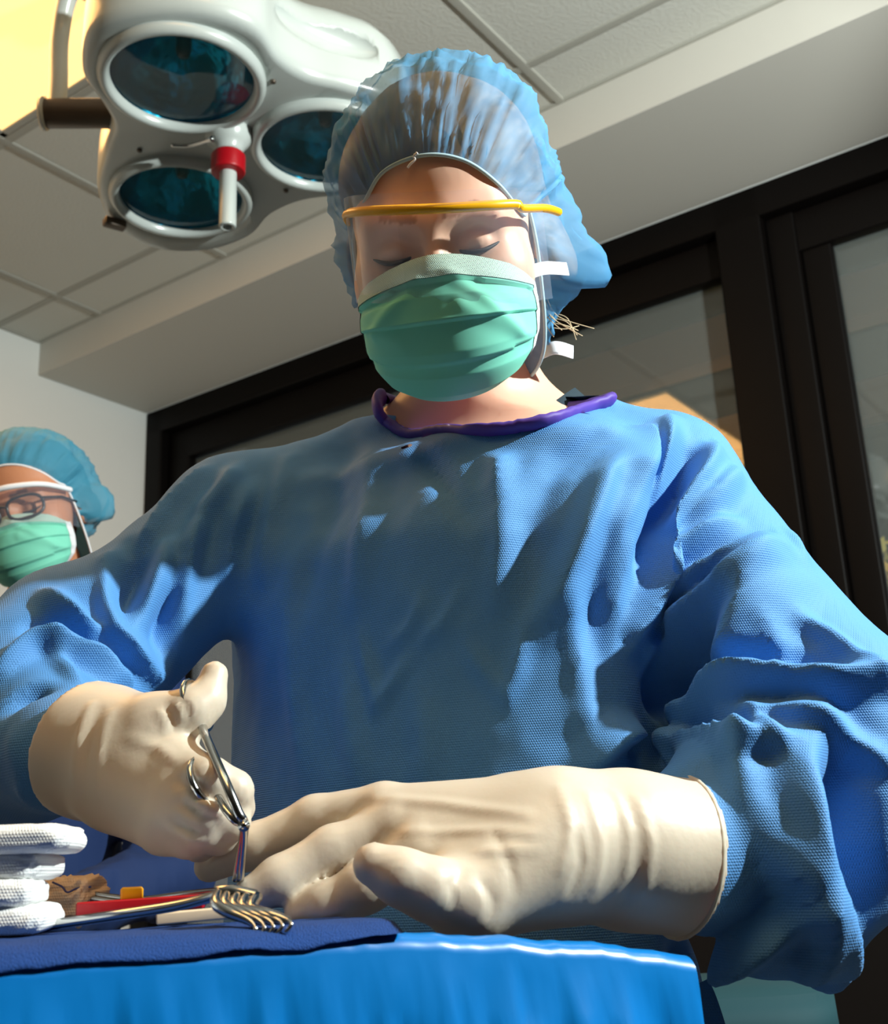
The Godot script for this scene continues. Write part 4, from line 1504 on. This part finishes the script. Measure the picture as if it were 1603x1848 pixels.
	g = cap_shape(f, SKULL_EDGE, 5, 0.55, 0.1, bulges, 160, 30)
	var streak := noise(8, 1.0)
	for q in g.v:
		var a := atan2(q.x, q.y)
		var s := 0.5 + 0.9 * streak.get_noise_2d(a * 34.0, q.z * 14.0)
		g.col.append(Color(0.35, 0.24, 0.15).lerp(Color(0.95, 0.82, 0.6), clampf(s, 0.0, 1.0)))
	part(p, "hair", placed(g, HEAD_AT), mats.hair, false, false)
	# knotted thread end of the elastic, stray hair at the nape
	g = Geo.new()
	g.tube(spline([Vector3(-0.0024, 0.059, 0.091), Vector3(-0.0057, 0.0565, 0.0915), Vector3(-0.0046, 0.0542, 0.0923), Vector3(-0.0088, 0.0514, 0.0926), Vector3(-0.0112, 0.0489, 0.0927)].map(func(q: Vector3) -> Vector3: return HEAD_AT * q), 5), [0.0012, 0.0016, 0.0011, 0.0015, 0.001], 6)
	part(c, "thread_end", g, mats.white_cloth)
	g = Geo.new()
	for k in 7:
		var o := Vector3(0.002 * k, 0.001 * sin(k * 2.3), 0.001 * cos(k * 1.7))
		g.tube(spline([(Vector3(0.0846, 1.4629, -0.905) as Vector3) + o, (Vector3(0.0862, 1.4444, -0.905) as Vector3) + o * 1.6, (Vector3(0.0905, 1.4326, -0.91) as Vector3) + o * (2.0 + 0.3 * k)], 5), [0.0004], 5)
	for k in 4:
		var o := Vector3(0.001, 0.004, 0.001) * k
		g.tube(spline([(Vector3(0.1035, 1.4469, -0.93) as Vector3) + o, (Vector3(0.1141, 1.4453, -0.93) as Vector3) + o * 0.7, (Vector3(0.1262, 1.4503, -0.935) as Vector3) - o], 5), [0.0004], 5)
	part(p, "stray_hair", g, mats.strand)
	build_mask(p, HEAD_AT, mats.mask_green, mats.mask_band, [
		[[HEAD_AT * Vector3(0.0695, -0.037, 0.037), Vector3(0.0911, 1.4594, -0.845), Vector3(0.1104, 1.4657, -0.86)], 0.011, Vector3(0, 1, 0.1)],
		[[HEAD_AT * Vector3(-0.0695, -0.037, 0.037), HEAD_AT * Vector3(-0.078, -0.035, -0.01)], 0.009, Vector3(0, 1, 0.1)],
		[[Vector3(0.0724, 1.4386, -0.95), Vector3(0.0879, 1.4255, -0.935), Vector3(0.1026, 1.4255, -0.925), Vector3(0.1189, 1.4251, -0.935)], 0.012, Vector3(0.1, 1, 0.1)]])
	# visor: yellow brow bar and a clear hanging film
	g = Geo.new()
	var bar := spline([Vector3(-0.0674, 1.5091, -0.845), Vector3(-0.0683, 1.5043, -0.825), Vector3(-0.0546, 1.4883, -0.795), Vector3(-0.0238, 1.4741, -0.772), Vector3(0.0095, 1.4695, -0.765), Vector3(0.043, 1.4732, -0.77), Vector3(0.0657, 1.4805, -0.782), Vector3(0.0701, 1.4799, -0.787), Vector3(0.0911, 1.4942, -0.812), Vector3(0.1056, 1.5035, -0.835)], 6)
	var rad := []
	for i in bar.size():
		rad.append(0.0034 if i > 8 and i < 38 else 0.0029)
	rad[bar.size() - 1] = 0.001
	g.tube(bar, rad, 8, true, 1.15)
	var visor := part(p, "visor", g, mats.yellow_plastic)
	g = Geo.new()
	var rows := []
	var down := -(HEAD_AT.basis.y)
	for k in 9:
		var t := lerpf(-0.011, 0.072, k / 8.0)
		var row := PackedVector3Array()
		for i in bar.size() - 9:
			var q := bar[i + 2]
			row.append(q + down * t + Vector3(0, 0, 0.003))
		rows.append(row)
	g.grid(rows)
	part(visor, "clear_film", g, mats.shield, false, false)
	# gloved hands
	for h in [[HAND_LEFT, GLOVE_LEFT, Vector3(-0.22, 0.9, -0.84), Vector3(0.22, 1.1, -0.62), Vector3(0.1354, 0.9999, -0.75), Vector3(0.9179, -0.1545, -0.3654), 0.0478], [HAND_RIGHT, GLOVE_RIGHT, Vector3(-0.38, 0.96, -0.88), Vector3(-0.1, 1.17, -0.66), Vector3(-0.243, 1.0851, -0.78), Vector3(-0.8357, 0.2862, -0.4687), 0.0432]]:
		g = Geo.new()
		f = Field.new()
		f.add(h[0])
		f.nets(h[2], h[3], 0.0026, g)
		g.smooth(1, 0.4)
		fold_out(g, Folds.new().add(h[1]))
		var gl := part(p, "glove", g, mats.latex)
		g = Geo.new()
		ring_loop(g, h[4], (h[5] as Vector3).cross(Vector3(0.2, 0.3, 1)), h[5], h[6], h[6], 0.0017)
		part(gl, "cuff_bead", g, mats.latex)


const GOWN_CELL := 0.004


# cuts the neck hole: everything above the collar line inside its ring
func open_collar(g: Geo) -> void:
	var c := Vector3.ZERO
	var ring := spline(COLLAR, 8, true)
	for q in ring:
		c += q
	c /= ring.size()
	var ang := []
	for q in ring:
		ang.append([atan2(q.x - c.x, q.z - c.z), Vector2(q.x - c.x, q.z - c.z).length(), q.y])
	ang.sort_custom(func(a, b): return a[0] < b[0])
	var gone := PackedByteArray()
	gone.resize(g.v.size())
	for i in g.v.size():
		var q := g.v[i]
		if q.y < c.y - 0.09:
			continue
		var r := Vector2(q.x - c.x, q.z - c.z).length()
		if r > 0.16:
			continue
		var a := atan2(q.x - c.x, q.z - c.z)
		var k := 0
		while k < ang.size() - 1 and ang[k][0] < a:
			k += 1
		if (r < ang[k][1] - 0.0005 and q.y > ang[k][2] - 0.001) or (r < ang[k][1] * 0.8 and q.y > ang[k][2] - 0.03):
			gone[i] = 1
	var keep := PackedInt32Array()
	for k in range(0, g.idx.size(), 3):
		if not (gone[g.idx[k]] or gone[g.idx[k + 1]] or gone[g.idx[k + 2]]):
			keep.append(g.idx[k])
			keep.append(g.idx[k + 1])
			keep.append(g.idx[k + 2])
	g.idx = keep


# ---------------------------------------------------------------- tray and what lies on it
const TRAY := 0.970


func build_tray() -> void:
	var a: Vector3 = Vector3(-0.2016, 0.97, -0.5379)
	var b: Vector3 = Vector3(0.0338, 0.97, -0.6534)
	var e := (b - a).normalized()
	var inn := Vector3.UP.cross(e).normalized()          # away from the camera
	var frame := Basis(e, Vector3.UP, e.cross(Vector3.UP))
	if inn.z > 0.0:
		inn = -inn
	var left := a - e * 0.16
	var len_top := (b - left).length() - 0.10
	var len_all := (b - left).length() + 0.10
	# stand under the drape
	var st := thing("instrument_stand", "steel instrument stand under the bright blue plastic drape", "stand", Vector3(left.x + e.x * 0.15 + inn.x * 0.08, 0, left.z + e.z * 0.15 + inn.z * 0.08))
	var g := Geo.new()
	var mid := left + e * len_top * 0.5 + inn * 0.085
	g.box(Transform3D(frame, Vector3(mid.x, TRAY - 0.012, mid.z)), Vector3(len_top - 0.02, 0.016, 0.13), 0.004)
	part(st, "tray", g, mats.steel)
	g = Geo.new()
	g.tube(PackedVector3Array([Vector3(mid.x, TRAY - 0.02, mid.z), Vector3(mid.x, 0.05, mid.z)]), [0.016], 14)
	part(st, "post", g, mats.steel)
	g = Geo.new()
	g.box(Transform3D(frame, Vector3(mid.x, 0.03, mid.z)), Vector3(0.4, 0.06, 0.13), 0.01)
	part(st, "base", g, mats.steel)
	# drape: over the tray, round the edge and down
	var n := noise(14, 3.0, FastNoiseLite.TYPE_SIMPLEX_SMOOTH, 3)
	var rows := []
	var ns := 150
	for i in 46:
		var row := PackedVector3Array()
		for j in ns:
			var s := float(j) / (ns - 1) * len_all
			var t := float(i) / 45.0
			var out := 0.0
			var y := 0.0
			if t < 0.16:
				out = -0.155 * (1.0 - t / 0.16)
				if s > len_top:
					out *= 0.02
			elif t < 0.30:
				var ang := (t - 0.16) / 0.14 * PI * 0.5
				out = sin(ang) * 0.010
				y = -(1.0 - cos(ang)) * 0.010
			else:
				var dn := (t - 0.30) / 0.70
				y = -0.010 - dn * 0.5
				out = 0.010 + dn * 0.05 + (n.get_noise_2d(s * 5.0, dn * 0.7) * 0.012 + n.get_noise_2d(s * 14.0 + dn * 2.0, 40.0 + dn * 1.5) * 0.007) * smoothstep(0.0, 0.12, dn)
			var sag := 0.0
			if s > len_top:
				sag = -0.25 * pow(s - len_top, 1.5)
			row.append(left + e * s - inn * out + Vector3.UP * (y + sag + n.get_noise_2d(s * 9.0, 3.0) * 0.002))
		rows.append(row)
	g = Geo.new()
	g.grid(rows)
	single("table_drape", "glossy bright blue plastic drape hanging over the front of the instrument tray", "drape", g, mats.plastic_drape, "", false)
	# towel along the edge
	g = Geo.new()
	rows = []
	var lt := ((Vector3(-0.0588, 0.97, -0.6714) as Vector3) - left).dot(e)
	var prof := [[-0.145, 0.0005], [-0.145, 0.004], [-0.10, 0.005], [-0.05, 0.006], [-0.012, 0.006], [-0.002, 0.005], [0.006, 0.002], [0.0106, -0.003], [0.0114, -0.005], [0.0108, -0.006], [0.0102, -0.004], [0.004, 0.0005], [-0.06, 0.0005]]
	for j in 90:
		var s := float(j) / 89.0 * lt
		var row := PackedVector3Array()
		var endk := 1.0 - smoothstep(lt - 0.05, lt, s) * 0.95
		for q in prof:
			var hgt: float = q[1]
			if hgt < 0.0:
				hgt *= endk * (0.75 + 0.5 * n.get_noise_2d(s * 7.0, 9.0))
			row.append(left + e * s - inn * (q[0] if q[0] < 0.0 else q[0] * 1.0) + Vector3.UP * (hgt + n.get_noise_2d(s * 12.0, q[0] * 30.0) * 0.0008))
		rows.append(row)
	g.grid(rows, true)
	g.fan(0, prof.size(), rows[0][0])
	g.fan(89 * prof.size(), prof.size(), rows[89][0], true)
	single("towel", "dark blue woven towel laid along the tray edge under the instruments", "towel", g, mats.towel_blue, "", false)
	# white gauze stack
	for k in 4:
		g = Geo.new()
		var c: Vector3 = Vector3(-0.2522, 0.9756, -0.64)
		c += Vector3([0.006, 0.0, 0.003, 0.017][k], 0.008 + 0.0130 * k, [0.0, 0.004, -0.003, 0.002][k])
		pillow(g, Transform3D(Basis(Vector3.UP, 0.15 + 0.07 * sin(k * 2.1)), c), Vector3(0.066, 0.0150, 0.075), 40 + k, 0.0022)
		single("gauze_pad", "white folded gauze pad, %s of the bright stack at the tray's left end" % ["lowest", "second from bottom", "second from top", "topmost"][k], "gauze", g, mats.gauze, "stacked white gauze pads")
	# crumpled tan sponge
	g = Geo.new()
	var sc: Vector3 = Vector3(-0.2301, 0.9903, -0.72)
	pillow(g, Transform3D(Basis(Vector3.UP, -0.3), sc), Vector3(0.036, 0.026, 0.03), 71, 0.006)
	var sp := thing("gauze_sponge", "crumpled tan gauze sponge with a blue thread behind the white stack", "gauze", sc - Vector3(0, 0.013, 0))
	part(sp, "cloth", g, mats.sponge)
	g = Geo.new()
	g.tube(spline([Vector3(-0.2364, 1.0011, -0.705), Vector3(-0.2301, 0.9984, -0.703), Vector3(-0.2265, 0.9952, -0.702), Vector3(-0.2211, 0.9971, -0.703), Vector3(-0.2137, 0.9976, -0.705)], 6), [0.0006], 5)
	part(sp, "thread", g, mats.thread_blue)
	# rake retractor
	var rk := thing("rake_retractor", "steel rake retractor with curved prongs hooked over the tray edge", "retractor", Vector3(-0.1233, 0.9814, -0.63))
	g = Geo.new()
	g.tube(spline([Vector3(-0.2423, 0.9769, -0.66), Vector3(-0.208, 0.9804, -0.65), Vector3(-0.178, 0.9833, -0.642), Vector3(-0.1503, 0.9862, -0.635), Vector3(-0.1316, 0.9894, -0.628), Vector3(-0.1219, 0.9918, -0.622)], 6), [0.003, 0.0035, 0.0042, 0.0045, 0.0045, 0.004], 10, true, 0.7)
	part(rk, "handle", g, mats.steel)
	g = Geo.new()
	g.tube(PackedVector3Array([Vector3(-0.1242, 0.9925, -0.622), Vector3(-0.1157, 0.9927, -0.619), Vector3(-0.1035, 0.9898, -0.617)]), [0.0032], 10, true)
	part(rk, "head_bar", g, mats.steel)
	for k in 5:
		g = Geo.new()
		var x := k * 16.0
		g.tube(prong(k), [0.003, 0.003, 0.003, 0.003, 0.003, 0.003, 0.003, 0.0028, 0.0026, 0.0023, 0.0018, 0.001], 9)
		part(rk, "prong", g, mats.steel)
	# long forceps with a yellow tab, red strip, paper
	var fo := thing("forceps", "long steel forceps lying behind the rake with a yellow tab", "forceps", Vector3(-0.1751, 0.984, -0.7))
	for q in [[Vector3(-0.2173, 0.994, -0.712), Vector3(-0.187, 0.9897, -0.708), Vector3(-0.1567, 0.9916, -0.702), Vector3(-0.1277, 0.9934, -0.7)], [Vector3(-0.2166, 0.9916, -0.708), Vector3(-0.1858, 0.9873, -0.704), Vector3(-0.156, 0.9886, -0.699), Vector3(-0.1273, 0.9922, -0.698)]]:
		g = Geo.new()
		g.tube(spline(q, 6), [0.0024], 8, true, 0.7)
		part(fo, "blade", g, mats.steel)
	g = Geo.new()
	g.box(Transform3D(Basis(Vector3.UP, 0.2), Vector3(-0.1871, 0.9928, -0.694)), Vector3(0.0125, 0.0075, 0.006), 0.0012)
	part(fo, "tab", g, mats.yellow_plastic)
	g = Geo.new()
	g.box(Transform3D(Basis(Vector3.UP, 0.1) * Basis(Vector3(0, 0, 1), 0.02), Vector3(-0.1805, 0.9863, -0.69)), Vector3(0.07, 0.008, 0.012), 0.001)
	single("plastic_strip", "red plastic strip under the yellow tab of the forceps", "strip", g, mats.red_plastic)
	g = Geo.new()
	g.box(Transform3D(Basis(Vector3.UP, 0.1) * Basis(Vector3(0, 0, 1), 0.04), Vector3(-0.1426, 0.9806, -0.66)), Vector3(0.04, 0.006, 0.02), 0.0008)
	single("suture_card", "cream paper suture card lying beneath the rake", "card", g, mats.paper)
	# scissors in the right hand
	var sz := thing("scissors", "steel ring-handled scissors held in the surgeon's right glove", "scissors", Vector3(-0.133, 0.9986, -0.72))
	g = Geo.new()
	ring_loop(g, Vector3(-0.1602, 1.1033, -0.732), Vector3(-0.1635, 1.1146, -0.73) - Vector3(-0.1554, 1.0921, -0.73), Vector3(0.8, 0.35, 0.3), 0.0160, 0.0140)
	part(sz, "finger_ring", g, mats.steel)
	g = Geo.new()
	ring_loop(g, Vector3(-0.1448, 1.0534, -0.703), Vector3(-0.1502, 1.0627, -0.703) - Vector3(-0.1398, 1.0443, -0.703), Vector3(0.9, -0.1, 0.35), 0.0165, 0.0170)
	part(sz, "finger_ring", g, mats.steel)
	g = Geo.new()
	g.tube(spline([Vector3(-0.1558, 1.0901, -0.727), Vector3(-0.1486, 1.079, -0.708), Vector3(-0.1333, 1.0538, -0.684), Vector3(-0.1244, 1.0347, -0.68), Vector3(-0.1216, 1.0271, -0.684), Vector3(-0.1265, 1.0108, -0.7), Vector3(-0.1301, 0.9977, -0.708)], 6), [0.0030], 10, true, 0.75)
	part(sz, "shank", g, mats.steel)
	g = Geo.new()
	g.tube(spline([Vector3(-0.1378, 1.0441, -0.69), Vector3(-0.1322, 1.0367, -0.683), Vector3(-0.1264, 1.0302, -0.681), Vector3(-0.1219, 1.0262, -0.684), Vector3(-0.1251, 1.0107, -0.699), Vector3(-0.1277, 0.9976, -0.707)], 6), [0.0028], 10, true, 0.75)
	part(sz, "shank", g, mats.steel)
	g = Geo.new()
	g.tube(PackedVector3Array([Vector3(-0.121, 1.0269, -0.679), Vector3(-0.1228, 1.0273, -0.689)]), [0.0035], 12)
	part(sz, "pivot_screw", g, mats.steel)


func prong(k: int) -> PackedVector3Array:
	var t := k / 4.0
	var a: Vector3 = Vector3(-0.123, 0.9924, -0.622)
	var b: Vector3 = Vector3(-0.103, 0.9895, -0.617)
	var top := a.lerp(b, t)
	var p1 := (Vector3(-0.1219, 0.9874, -0.608) as Vector3).lerp(Vector3(-0.1033, 0.9842, -0.604), t)
	var p2 := (Vector3(-0.1142, 0.9832, -0.6) as Vector3).lerp(Vector3(-0.0948, 0.9815, -0.597), t)
	var p3 := (Vector3(-0.1043, 0.9794, -0.596) as Vector3).lerp(Vector3(-0.0857, 0.9787, -0.594), t)
	var p4 := (Vector3(-0.0993, 0.9753, -0.592) as Vector3).lerp(Vector3(-0.0819, 0.9767, -0.59), t)
	var p5 := (Vector3(-0.1019, 0.9709, -0.592) as Vector3).lerp(Vector3(-0.0851, 0.9728, -0.59), t)
	return spline([top, p1, p2, p3, p4, p5], 3)


func ring_loop(g: Geo, c: Vector3, along: Vector3, normal: Vector3, r1: float, r2: float, wire := 0.0023) -> void:
	var x := along.normalized()
	var y := normal.normalized().cross(x).normalized()
	var pts := PackedVector3Array()
	for k in 29:
		var a := TAU * k / 28.0
		pts.append(c + x * cos(a) * r1 + y * sin(a) * r2)
	g.tube(pts, [wire], 8, false)


# soft rounded slab with a crumpled surface
func pillow(g: Geo, xf: Transform3D, size: Vector3, seed_: int, rough := 0.0016) -> void:
	var n := noise(seed_, 1.0, FastNoiseLite.TYPE_SIMPLEX_SMOOTH, 3)
	var rows := []
	for i in 21:
		var th := PI * i / 20.0
		var row := PackedVector3Array()
		for j in 48:
			var ph := TAU * j / 48.0
			var c := cos(ph)
			var s := sin(ph)
			var rr := pow(maxf(sin(th), 0.0), 0.22)
			var q := Vector3(signf(c) * pow(absf(c), 0.3) * rr * size.x / 2, signf(cos(th)) * pow(absf(cos(th)), 0.8) * size.y / 2, signf(s) * pow(absf(s), 0.3) * rr * size.z / 2)
			q += q.normalized() * n.get_noise_3d(q.x * 120.0, q.y * 120.0, q.z * 120.0) * rough
			row.append(xf * q)
		rows.append(row)
	g.grid(rows, true)


# ---------------------------------------------------------------- the assistant behind, half out of the frame
const ASSISTANT_AT := Transform3D(Basis(Vector3(0.9595, 0.2215, 0.1743), Vector3(-0.2463, 0.9596, 0.1362), Vector3(-0.1371, -0.1736, 0.9752)), Vector3(-0.6726, 1.5859, -1.8213))


func build_assistant() -> void:
	var h := ASSISTANT_AT
	var p := thing("person", "assistant with black glasses, clear visor, teal cap and mask behind the surgeon's arm", "person", Vector3(h.origin.x - 0.02, 0, h.origin.z - 0.06))
	var g := Geo.new()
	var f := head_solid()
	f.nets(Vector3(-0.09, -0.13, -0.115), Vector3(0.09, 0.135, 0.125), 0.004, g)
	paint_face(g, 0, Color(0.25, 0.18, 0.14))
	placed(g, h)
	var end := g.v.size()
	var b := Field.new()
	var o := h.origin
	var neck := h * Vector3(0, -0.06, -0.035)
	var nb := Vector3(o.x - 0.01, o.y - 0.2, o.z - 0.06)
	var rows := [[0, neck, nb, 0.054, 0.058], [0, nb, nb + Vector3(0.17, -0.05, 0), 0.05, 0.055], [0, nb, nb + Vector3(-0.17, -0.05, 0), 0.05, 0.055], [0, nb + Vector3(0, -0.1, 0), nb + Vector3(0, -0.45, 0.01), 0.12, 0.12],
		[0, nb + Vector3(0.07, -0.5, 0), nb + Vector3(0.08, -1.15, 0), 0.07, 0.05], [0, nb + Vector3(-0.07, -0.5, 0), nb + Vector3(-0.08, -1.15, 0), 0.07, 0.05]]
	for r in rows:
		b.add([[0, r[1].x, r[1].y, r[1].z, r[2].x, r[2].y, r[2].z, r[3], r[4], 0.05]])
	for s in [-0.08, 0.08]:
		b.add([[0, nb.x + s, 0.05, nb.z - 0.03, nb.x + s * 1.2, 0.035, nb.z + 0.12, 0.045, 0.035, 0.03]])
	b.nets(Vector3(nb.x - 0.3, -0.02, nb.z - 0.2), Vector3(nb.x + 0.3, o.y, nb.z + 0.2), 0.012, g)
	for i in g.v.size() - end:
		g.col.append(Color.WHITE)
	part(p, "body", g, mats.skin_tan)
	lashes(p, h)
	# gown
	g = Geo.new()
	b = Field.new()
	for r in [[nb + Vector3(0.03, -0.035, 0.0), nb + Vector3(0.17, -0.06, 0), 0.07, 0.07], [nb + Vector3(-0.03, -0.035, 0.0), nb + Vector3(-0.17, -0.06, 0), 0.07, 0.07], [nb + Vector3(0, -0.12, 0.01), nb + Vector3(0, -0.8, 0.02), 0.15, 0.17],
			[nb + Vector3(0.18, -0.1, 0), nb + Vector3(0.25, -0.38, 0.06), 0.065, 0.06], [nb + Vector3(0.25, -0.38, 0.06), nb + Vector3(0.16, -0.42, 0.26), 0.06, 0.045], [nb + Vector3(-0.18, -0.1, 0), nb + Vector3(-0.25, -0.38, 0.06), 0.065, 0.06]]:
		b.add([[0, r[0].x, r[0].y, r[0].z, r[1].x, r[1].y, r[1].z, r[2], r[3], 0.04]])
	b.nets(Vector3(nb.x - 0.36, nb.y - 0.95, nb.z - 0.25), Vector3(nb.x + 0.36, nb.y + 0.05, nb.z + 0.35), 0.011, g)
	var n := noise(77, 7.0)
	var nr := g.normals()
	for i in g.v.size():
		g.v[i] += nr[i] * (absf(n.get_noise_3d(g.v[i].x, g.v[i].y * 0.4, g.v[i].z)) * -0.02)
	part(p, "gown", g, mats.drape_navy)
	f = head_solid()
	var bulges := [[Vector3(0, 0.9, 0.2).normalized(), 0.008, 0.3], [Vector3(0.8, 0.3, -0.1).normalized(), 0.014, 0.25], [Vector3(0.8, -0.3, -0.4).normalized(), 0.022, 0.12], [Vector3(0, 0.3, -1).normalized(), 0.02, 0.4]]
	var edge_pts := []
	for q in SKULL_EDGE:
		edge_pts.append(q)
	edge_pts[2] = Vector3(0.0, 0.064, 0.086)
	edge_pts[1] = Vector3(-0.03, 0.058, 0.08)
	edge_pts[3] = Vector3(0.03, 0.058, 0.08)
	edge_pts[0] = Vector3(-0.052, 0.042, 0.066)
	edge_pts[4] = Vector3(0.054, 0.042, 0.064)
	edge_pts[5] = Vector3(0.068, 0.022, 0.04)
	g = cap_shape(f, edge_pts, 23, 1.0, 0.8, bulges, 160, 28)
	var edge := PackedVector3Array()
	for k in g.v.slice(0, 160):
		edge.append(h * (k * 1.008))
	edge.append(edge[0])
	var c := part(p, "bouffant_cap", placed(g, h), mats.cap_cloth_teal, false, false)
	g = Geo.new()
	g.tube(edge, [0.0018], 7, false)
	part(c, "elastic_edge", g, mats.white_cloth)
	g = cap_shape(f, edge_pts, 5, 0.5, 0.2, bulges, 100, 20)
	for q in g.v:
		g.col.append(Color.WHITE)
	part(p, "hair", placed(g, h), mats.hair_dark, false, false)
	build_mask(p, h, mats.mask_green, mats.mask_band, [])
	# glasses
	var gl: MeshInstance3D
	for s in [-1.0, 1.0]:
		g = Geo.new()
		var pts := PackedVector3Array()
		for k in 33:
			var a := TAU * k / 32.0
			var ca := cos(a)
			var sa := sin(a)
			pts.append(h * Vector3(s * 0.0335 + signf(ca) * pow(absf(ca), 0.7) * 0.0265, -0.014 + signf(sa) * pow(absf(sa), 0.75) * 0.018, 0.106 - pow(absf(s * 0.0335 + ca * 0.0265) / 0.06, 2.0) * 0.016))
		g.tube(pts, [0.0026], 8, false)
		if gl == null:
			gl = part(p, "glasses", g, mats.frame_black)
		else:
			part(gl, "rim", g, mats.frame_black)
		g = Geo.new()
		g.tube(PackedVector3Array([h * Vector3(s * 0.059, -0.006, 0.093), h * Vector3(s * 0.074, -0.004, 0.05), h * Vector3(s * 0.077, -0.008, 0.0)]), [0.0022], 8)
		part(gl, "temple_arm", g, mats.frame_black)
	g = Geo.new()
	g.tube(PackedVector3Array([h * Vector3(-0.008, -0.008, 0.106), h * Vector3(0, -0.005, 0.109), h * Vector3(0.008, -0.008, 0.106)]), [0.002], 8)
	part(gl, "bridge", g, mats.frame_black)
	# visor: white brow bar and film
	g = Geo.new()
	var bar := spline([h * Vector3(-0.082, 0.008, 0.03), h * Vector3(-0.066, 0.014, 0.09), h * Vector3(-0.03, 0.018, 0.118), h * Vector3(0, 0.019, 0.123), h * Vector3(0.03, 0.018, 0.118), h * Vector3(0.066, 0.014, 0.09), h * Vector3(0.082, 0.008, 0.03)], 6)
	g.tube(bar, [0.004], 8, true, 1.2)
	var v := part(p, "visor", g, mats.white_cloth)
	rows = []
	for k in 5:
		var row := PackedVector3Array()
		for q in bar:
			row.append(q - h.basis.y * (k * 0.016))
		rows.append(row)
	g = Geo.new()
	g.grid(rows)
	part(v, "clear_film", g, mats.shield, false, false)


func build_details() -> void:
	# dark cabinet low on the right, teal-draped trolley in front of it
	var g := Geo.new()
	g.box(Transform3D(room, Vector3(0.6409, 0.559, -2.3) + Vector3(0.25, -0.2, -0.1)), Vector3(1.3, 1.15, 0.5), 0.006)
	single("cabinet", "black cabinet standing low against the window wall", "cabinet", g, mats.black_lacquer)
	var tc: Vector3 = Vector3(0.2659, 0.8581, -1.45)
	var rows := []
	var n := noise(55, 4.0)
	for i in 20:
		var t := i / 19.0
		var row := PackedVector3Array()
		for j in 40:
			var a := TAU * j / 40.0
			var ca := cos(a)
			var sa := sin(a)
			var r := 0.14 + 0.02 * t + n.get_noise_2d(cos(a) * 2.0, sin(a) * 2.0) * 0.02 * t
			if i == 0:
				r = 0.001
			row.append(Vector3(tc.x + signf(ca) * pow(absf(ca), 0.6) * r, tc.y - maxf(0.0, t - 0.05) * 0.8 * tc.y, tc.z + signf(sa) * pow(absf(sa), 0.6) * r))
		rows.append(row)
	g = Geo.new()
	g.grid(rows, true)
	single("trolley", "teal draped trolley with shade put into its colour behind the surgeon's hanging sleeve", "trolley", g, mats.drape_teal_shaded, "", false)
	exterior()
	flash_unit()


# what shows through the panes: a covered walk with timber beams, and a yellow bush
func exterior() -> void:
	var w := -2.9
	var o := structure("trim_2")
	var g := Geo.new()
	room_box(g, Vector3(-4.2, 3.0, -6.2), Vector3(2.5, 3.06, w), 0.004)
	part(o, "canopy_soffit", g, mats.canopy)
	for k in [-4.05, -5.1]:
		g = Geo.new()
		room_box(g, Vector3(-4.2, 2.82, k - 0.06), Vector3(2.5, 3.0, k + 0.06), 0.006)
		part(o, "beam", g, mats.beam_wood)
	g = Geo.new()
	room_box(g, Vector3(-4.2, 0.0, -6.3), Vector3(-0.6, 3.0, -6.2), 0.004)
	part(o, "end_wall", g, mats.canopy)
	# autumn shrub
	var base: Vector3 = Vector3(1.6665, 1.6557, -4.4)
	base.y = 0.0
	var sh := thing("shrub", "yellow autumn shrub outside the right-hand window", "shrub", base)
	var rng := RandomNumberGenerator.new()
	rng.seed = 12
	g = Geo.new()
	for k in 6500:
		var c := base + Vector3(clampf(rng.randfn(0, 0.3), -0.6, 0.6), rng.randf_range(0.25, 2.15) * rng.randf_range(0.85, 1.0), clampf(rng.randfn(0, 0.25), -0.5, 0.5))
		var x := Vector3(rng.randfn(), rng.randfn(), rng.randfn()).normalized() * 0.034
		var y := Vector3(rng.randfn(), rng.randfn(), rng.randfn()).normalized() * 0.022
		var at := g.v.size()
		var tint := Color(0.9, 0.55, 0.08).lerp(Color(0.5, 0.62, 0.12), rng.randf() * rng.randf()) * rng.randf_range(0.6, 1.15)
		for q in [c - x, c + y, c + x, c - y]:
			g.v.append(q)
			g.col.append(tint)
		g.quad(at, at + 1, at + 2, at + 3)
	var fol := part(sh, "foliage", g, mats.leaf, false, false)
	fol.set_meta("kind", "stuff")
	for k in 7:
		g = Geo.new()
		var a := TAU * k / 7.0
		g.tube(PackedVector3Array([base, base + Vector3(cos(a) * 0.2, 0.9, sin(a) * 0.15), base + Vector3(cos(a) * 0.3, 1.8, sin(a) * 0.25)]), [0.02, 0.014, 0.005], 7)
		part(sh, "stem", g, mats.bark)


# the photographer's flash on its stand, out of the frame on the right
func flash_unit() -> void:
	var aim := (Vector3(0.0, 1.2, -0.9) - FLASH).normalized()
	var b := Basis.looking_at(aim, Vector3.UP)
	var o := thing("flash_unit", "small photographic flash on a light stand to the right of the tray", "flash", Vector3(FLASH.x - aim.x * 0.1, 0, FLASH.z - aim.z * 0.1))
	var g := Geo.new()
	g.box(Transform3D(b, FLASH - aim * 0.075), Vector3(0.09, 0.065, 0.11), 0.006)
	part(o, "flash_head", g, mats.black_lacquer)
	g = Geo.new()
	g.box(Transform3D(b, FLASH - aim * 0.0175), Vector3(0.07, 0.045, 0.004), 0.001)
	part(o, "flash_light_face", g, mats.flash_glow)
	g = Geo.new()
	var c := FLASH - aim * 0.09
	g.tube(PackedVector3Array([c - Vector3(0, 0.03, 0), Vector3(c.x, 0.35, c.z)]), [0.012, 0.012], 12)
	part(o, "pole", g, mats.black_lacquer)
	for k in 3:
		g = Geo.new()
		var a := TAU * k / 3.0
		g.tube(PackedVector3Array([Vector3(c.x, 0.5, c.z), Vector3(c.x + cos(a) * 0.4, 0.012, c.z + sin(a) * 0.4)]), [0.01, 0.01], 10)
		part(o, "leg", g, mats.black_lacquer)
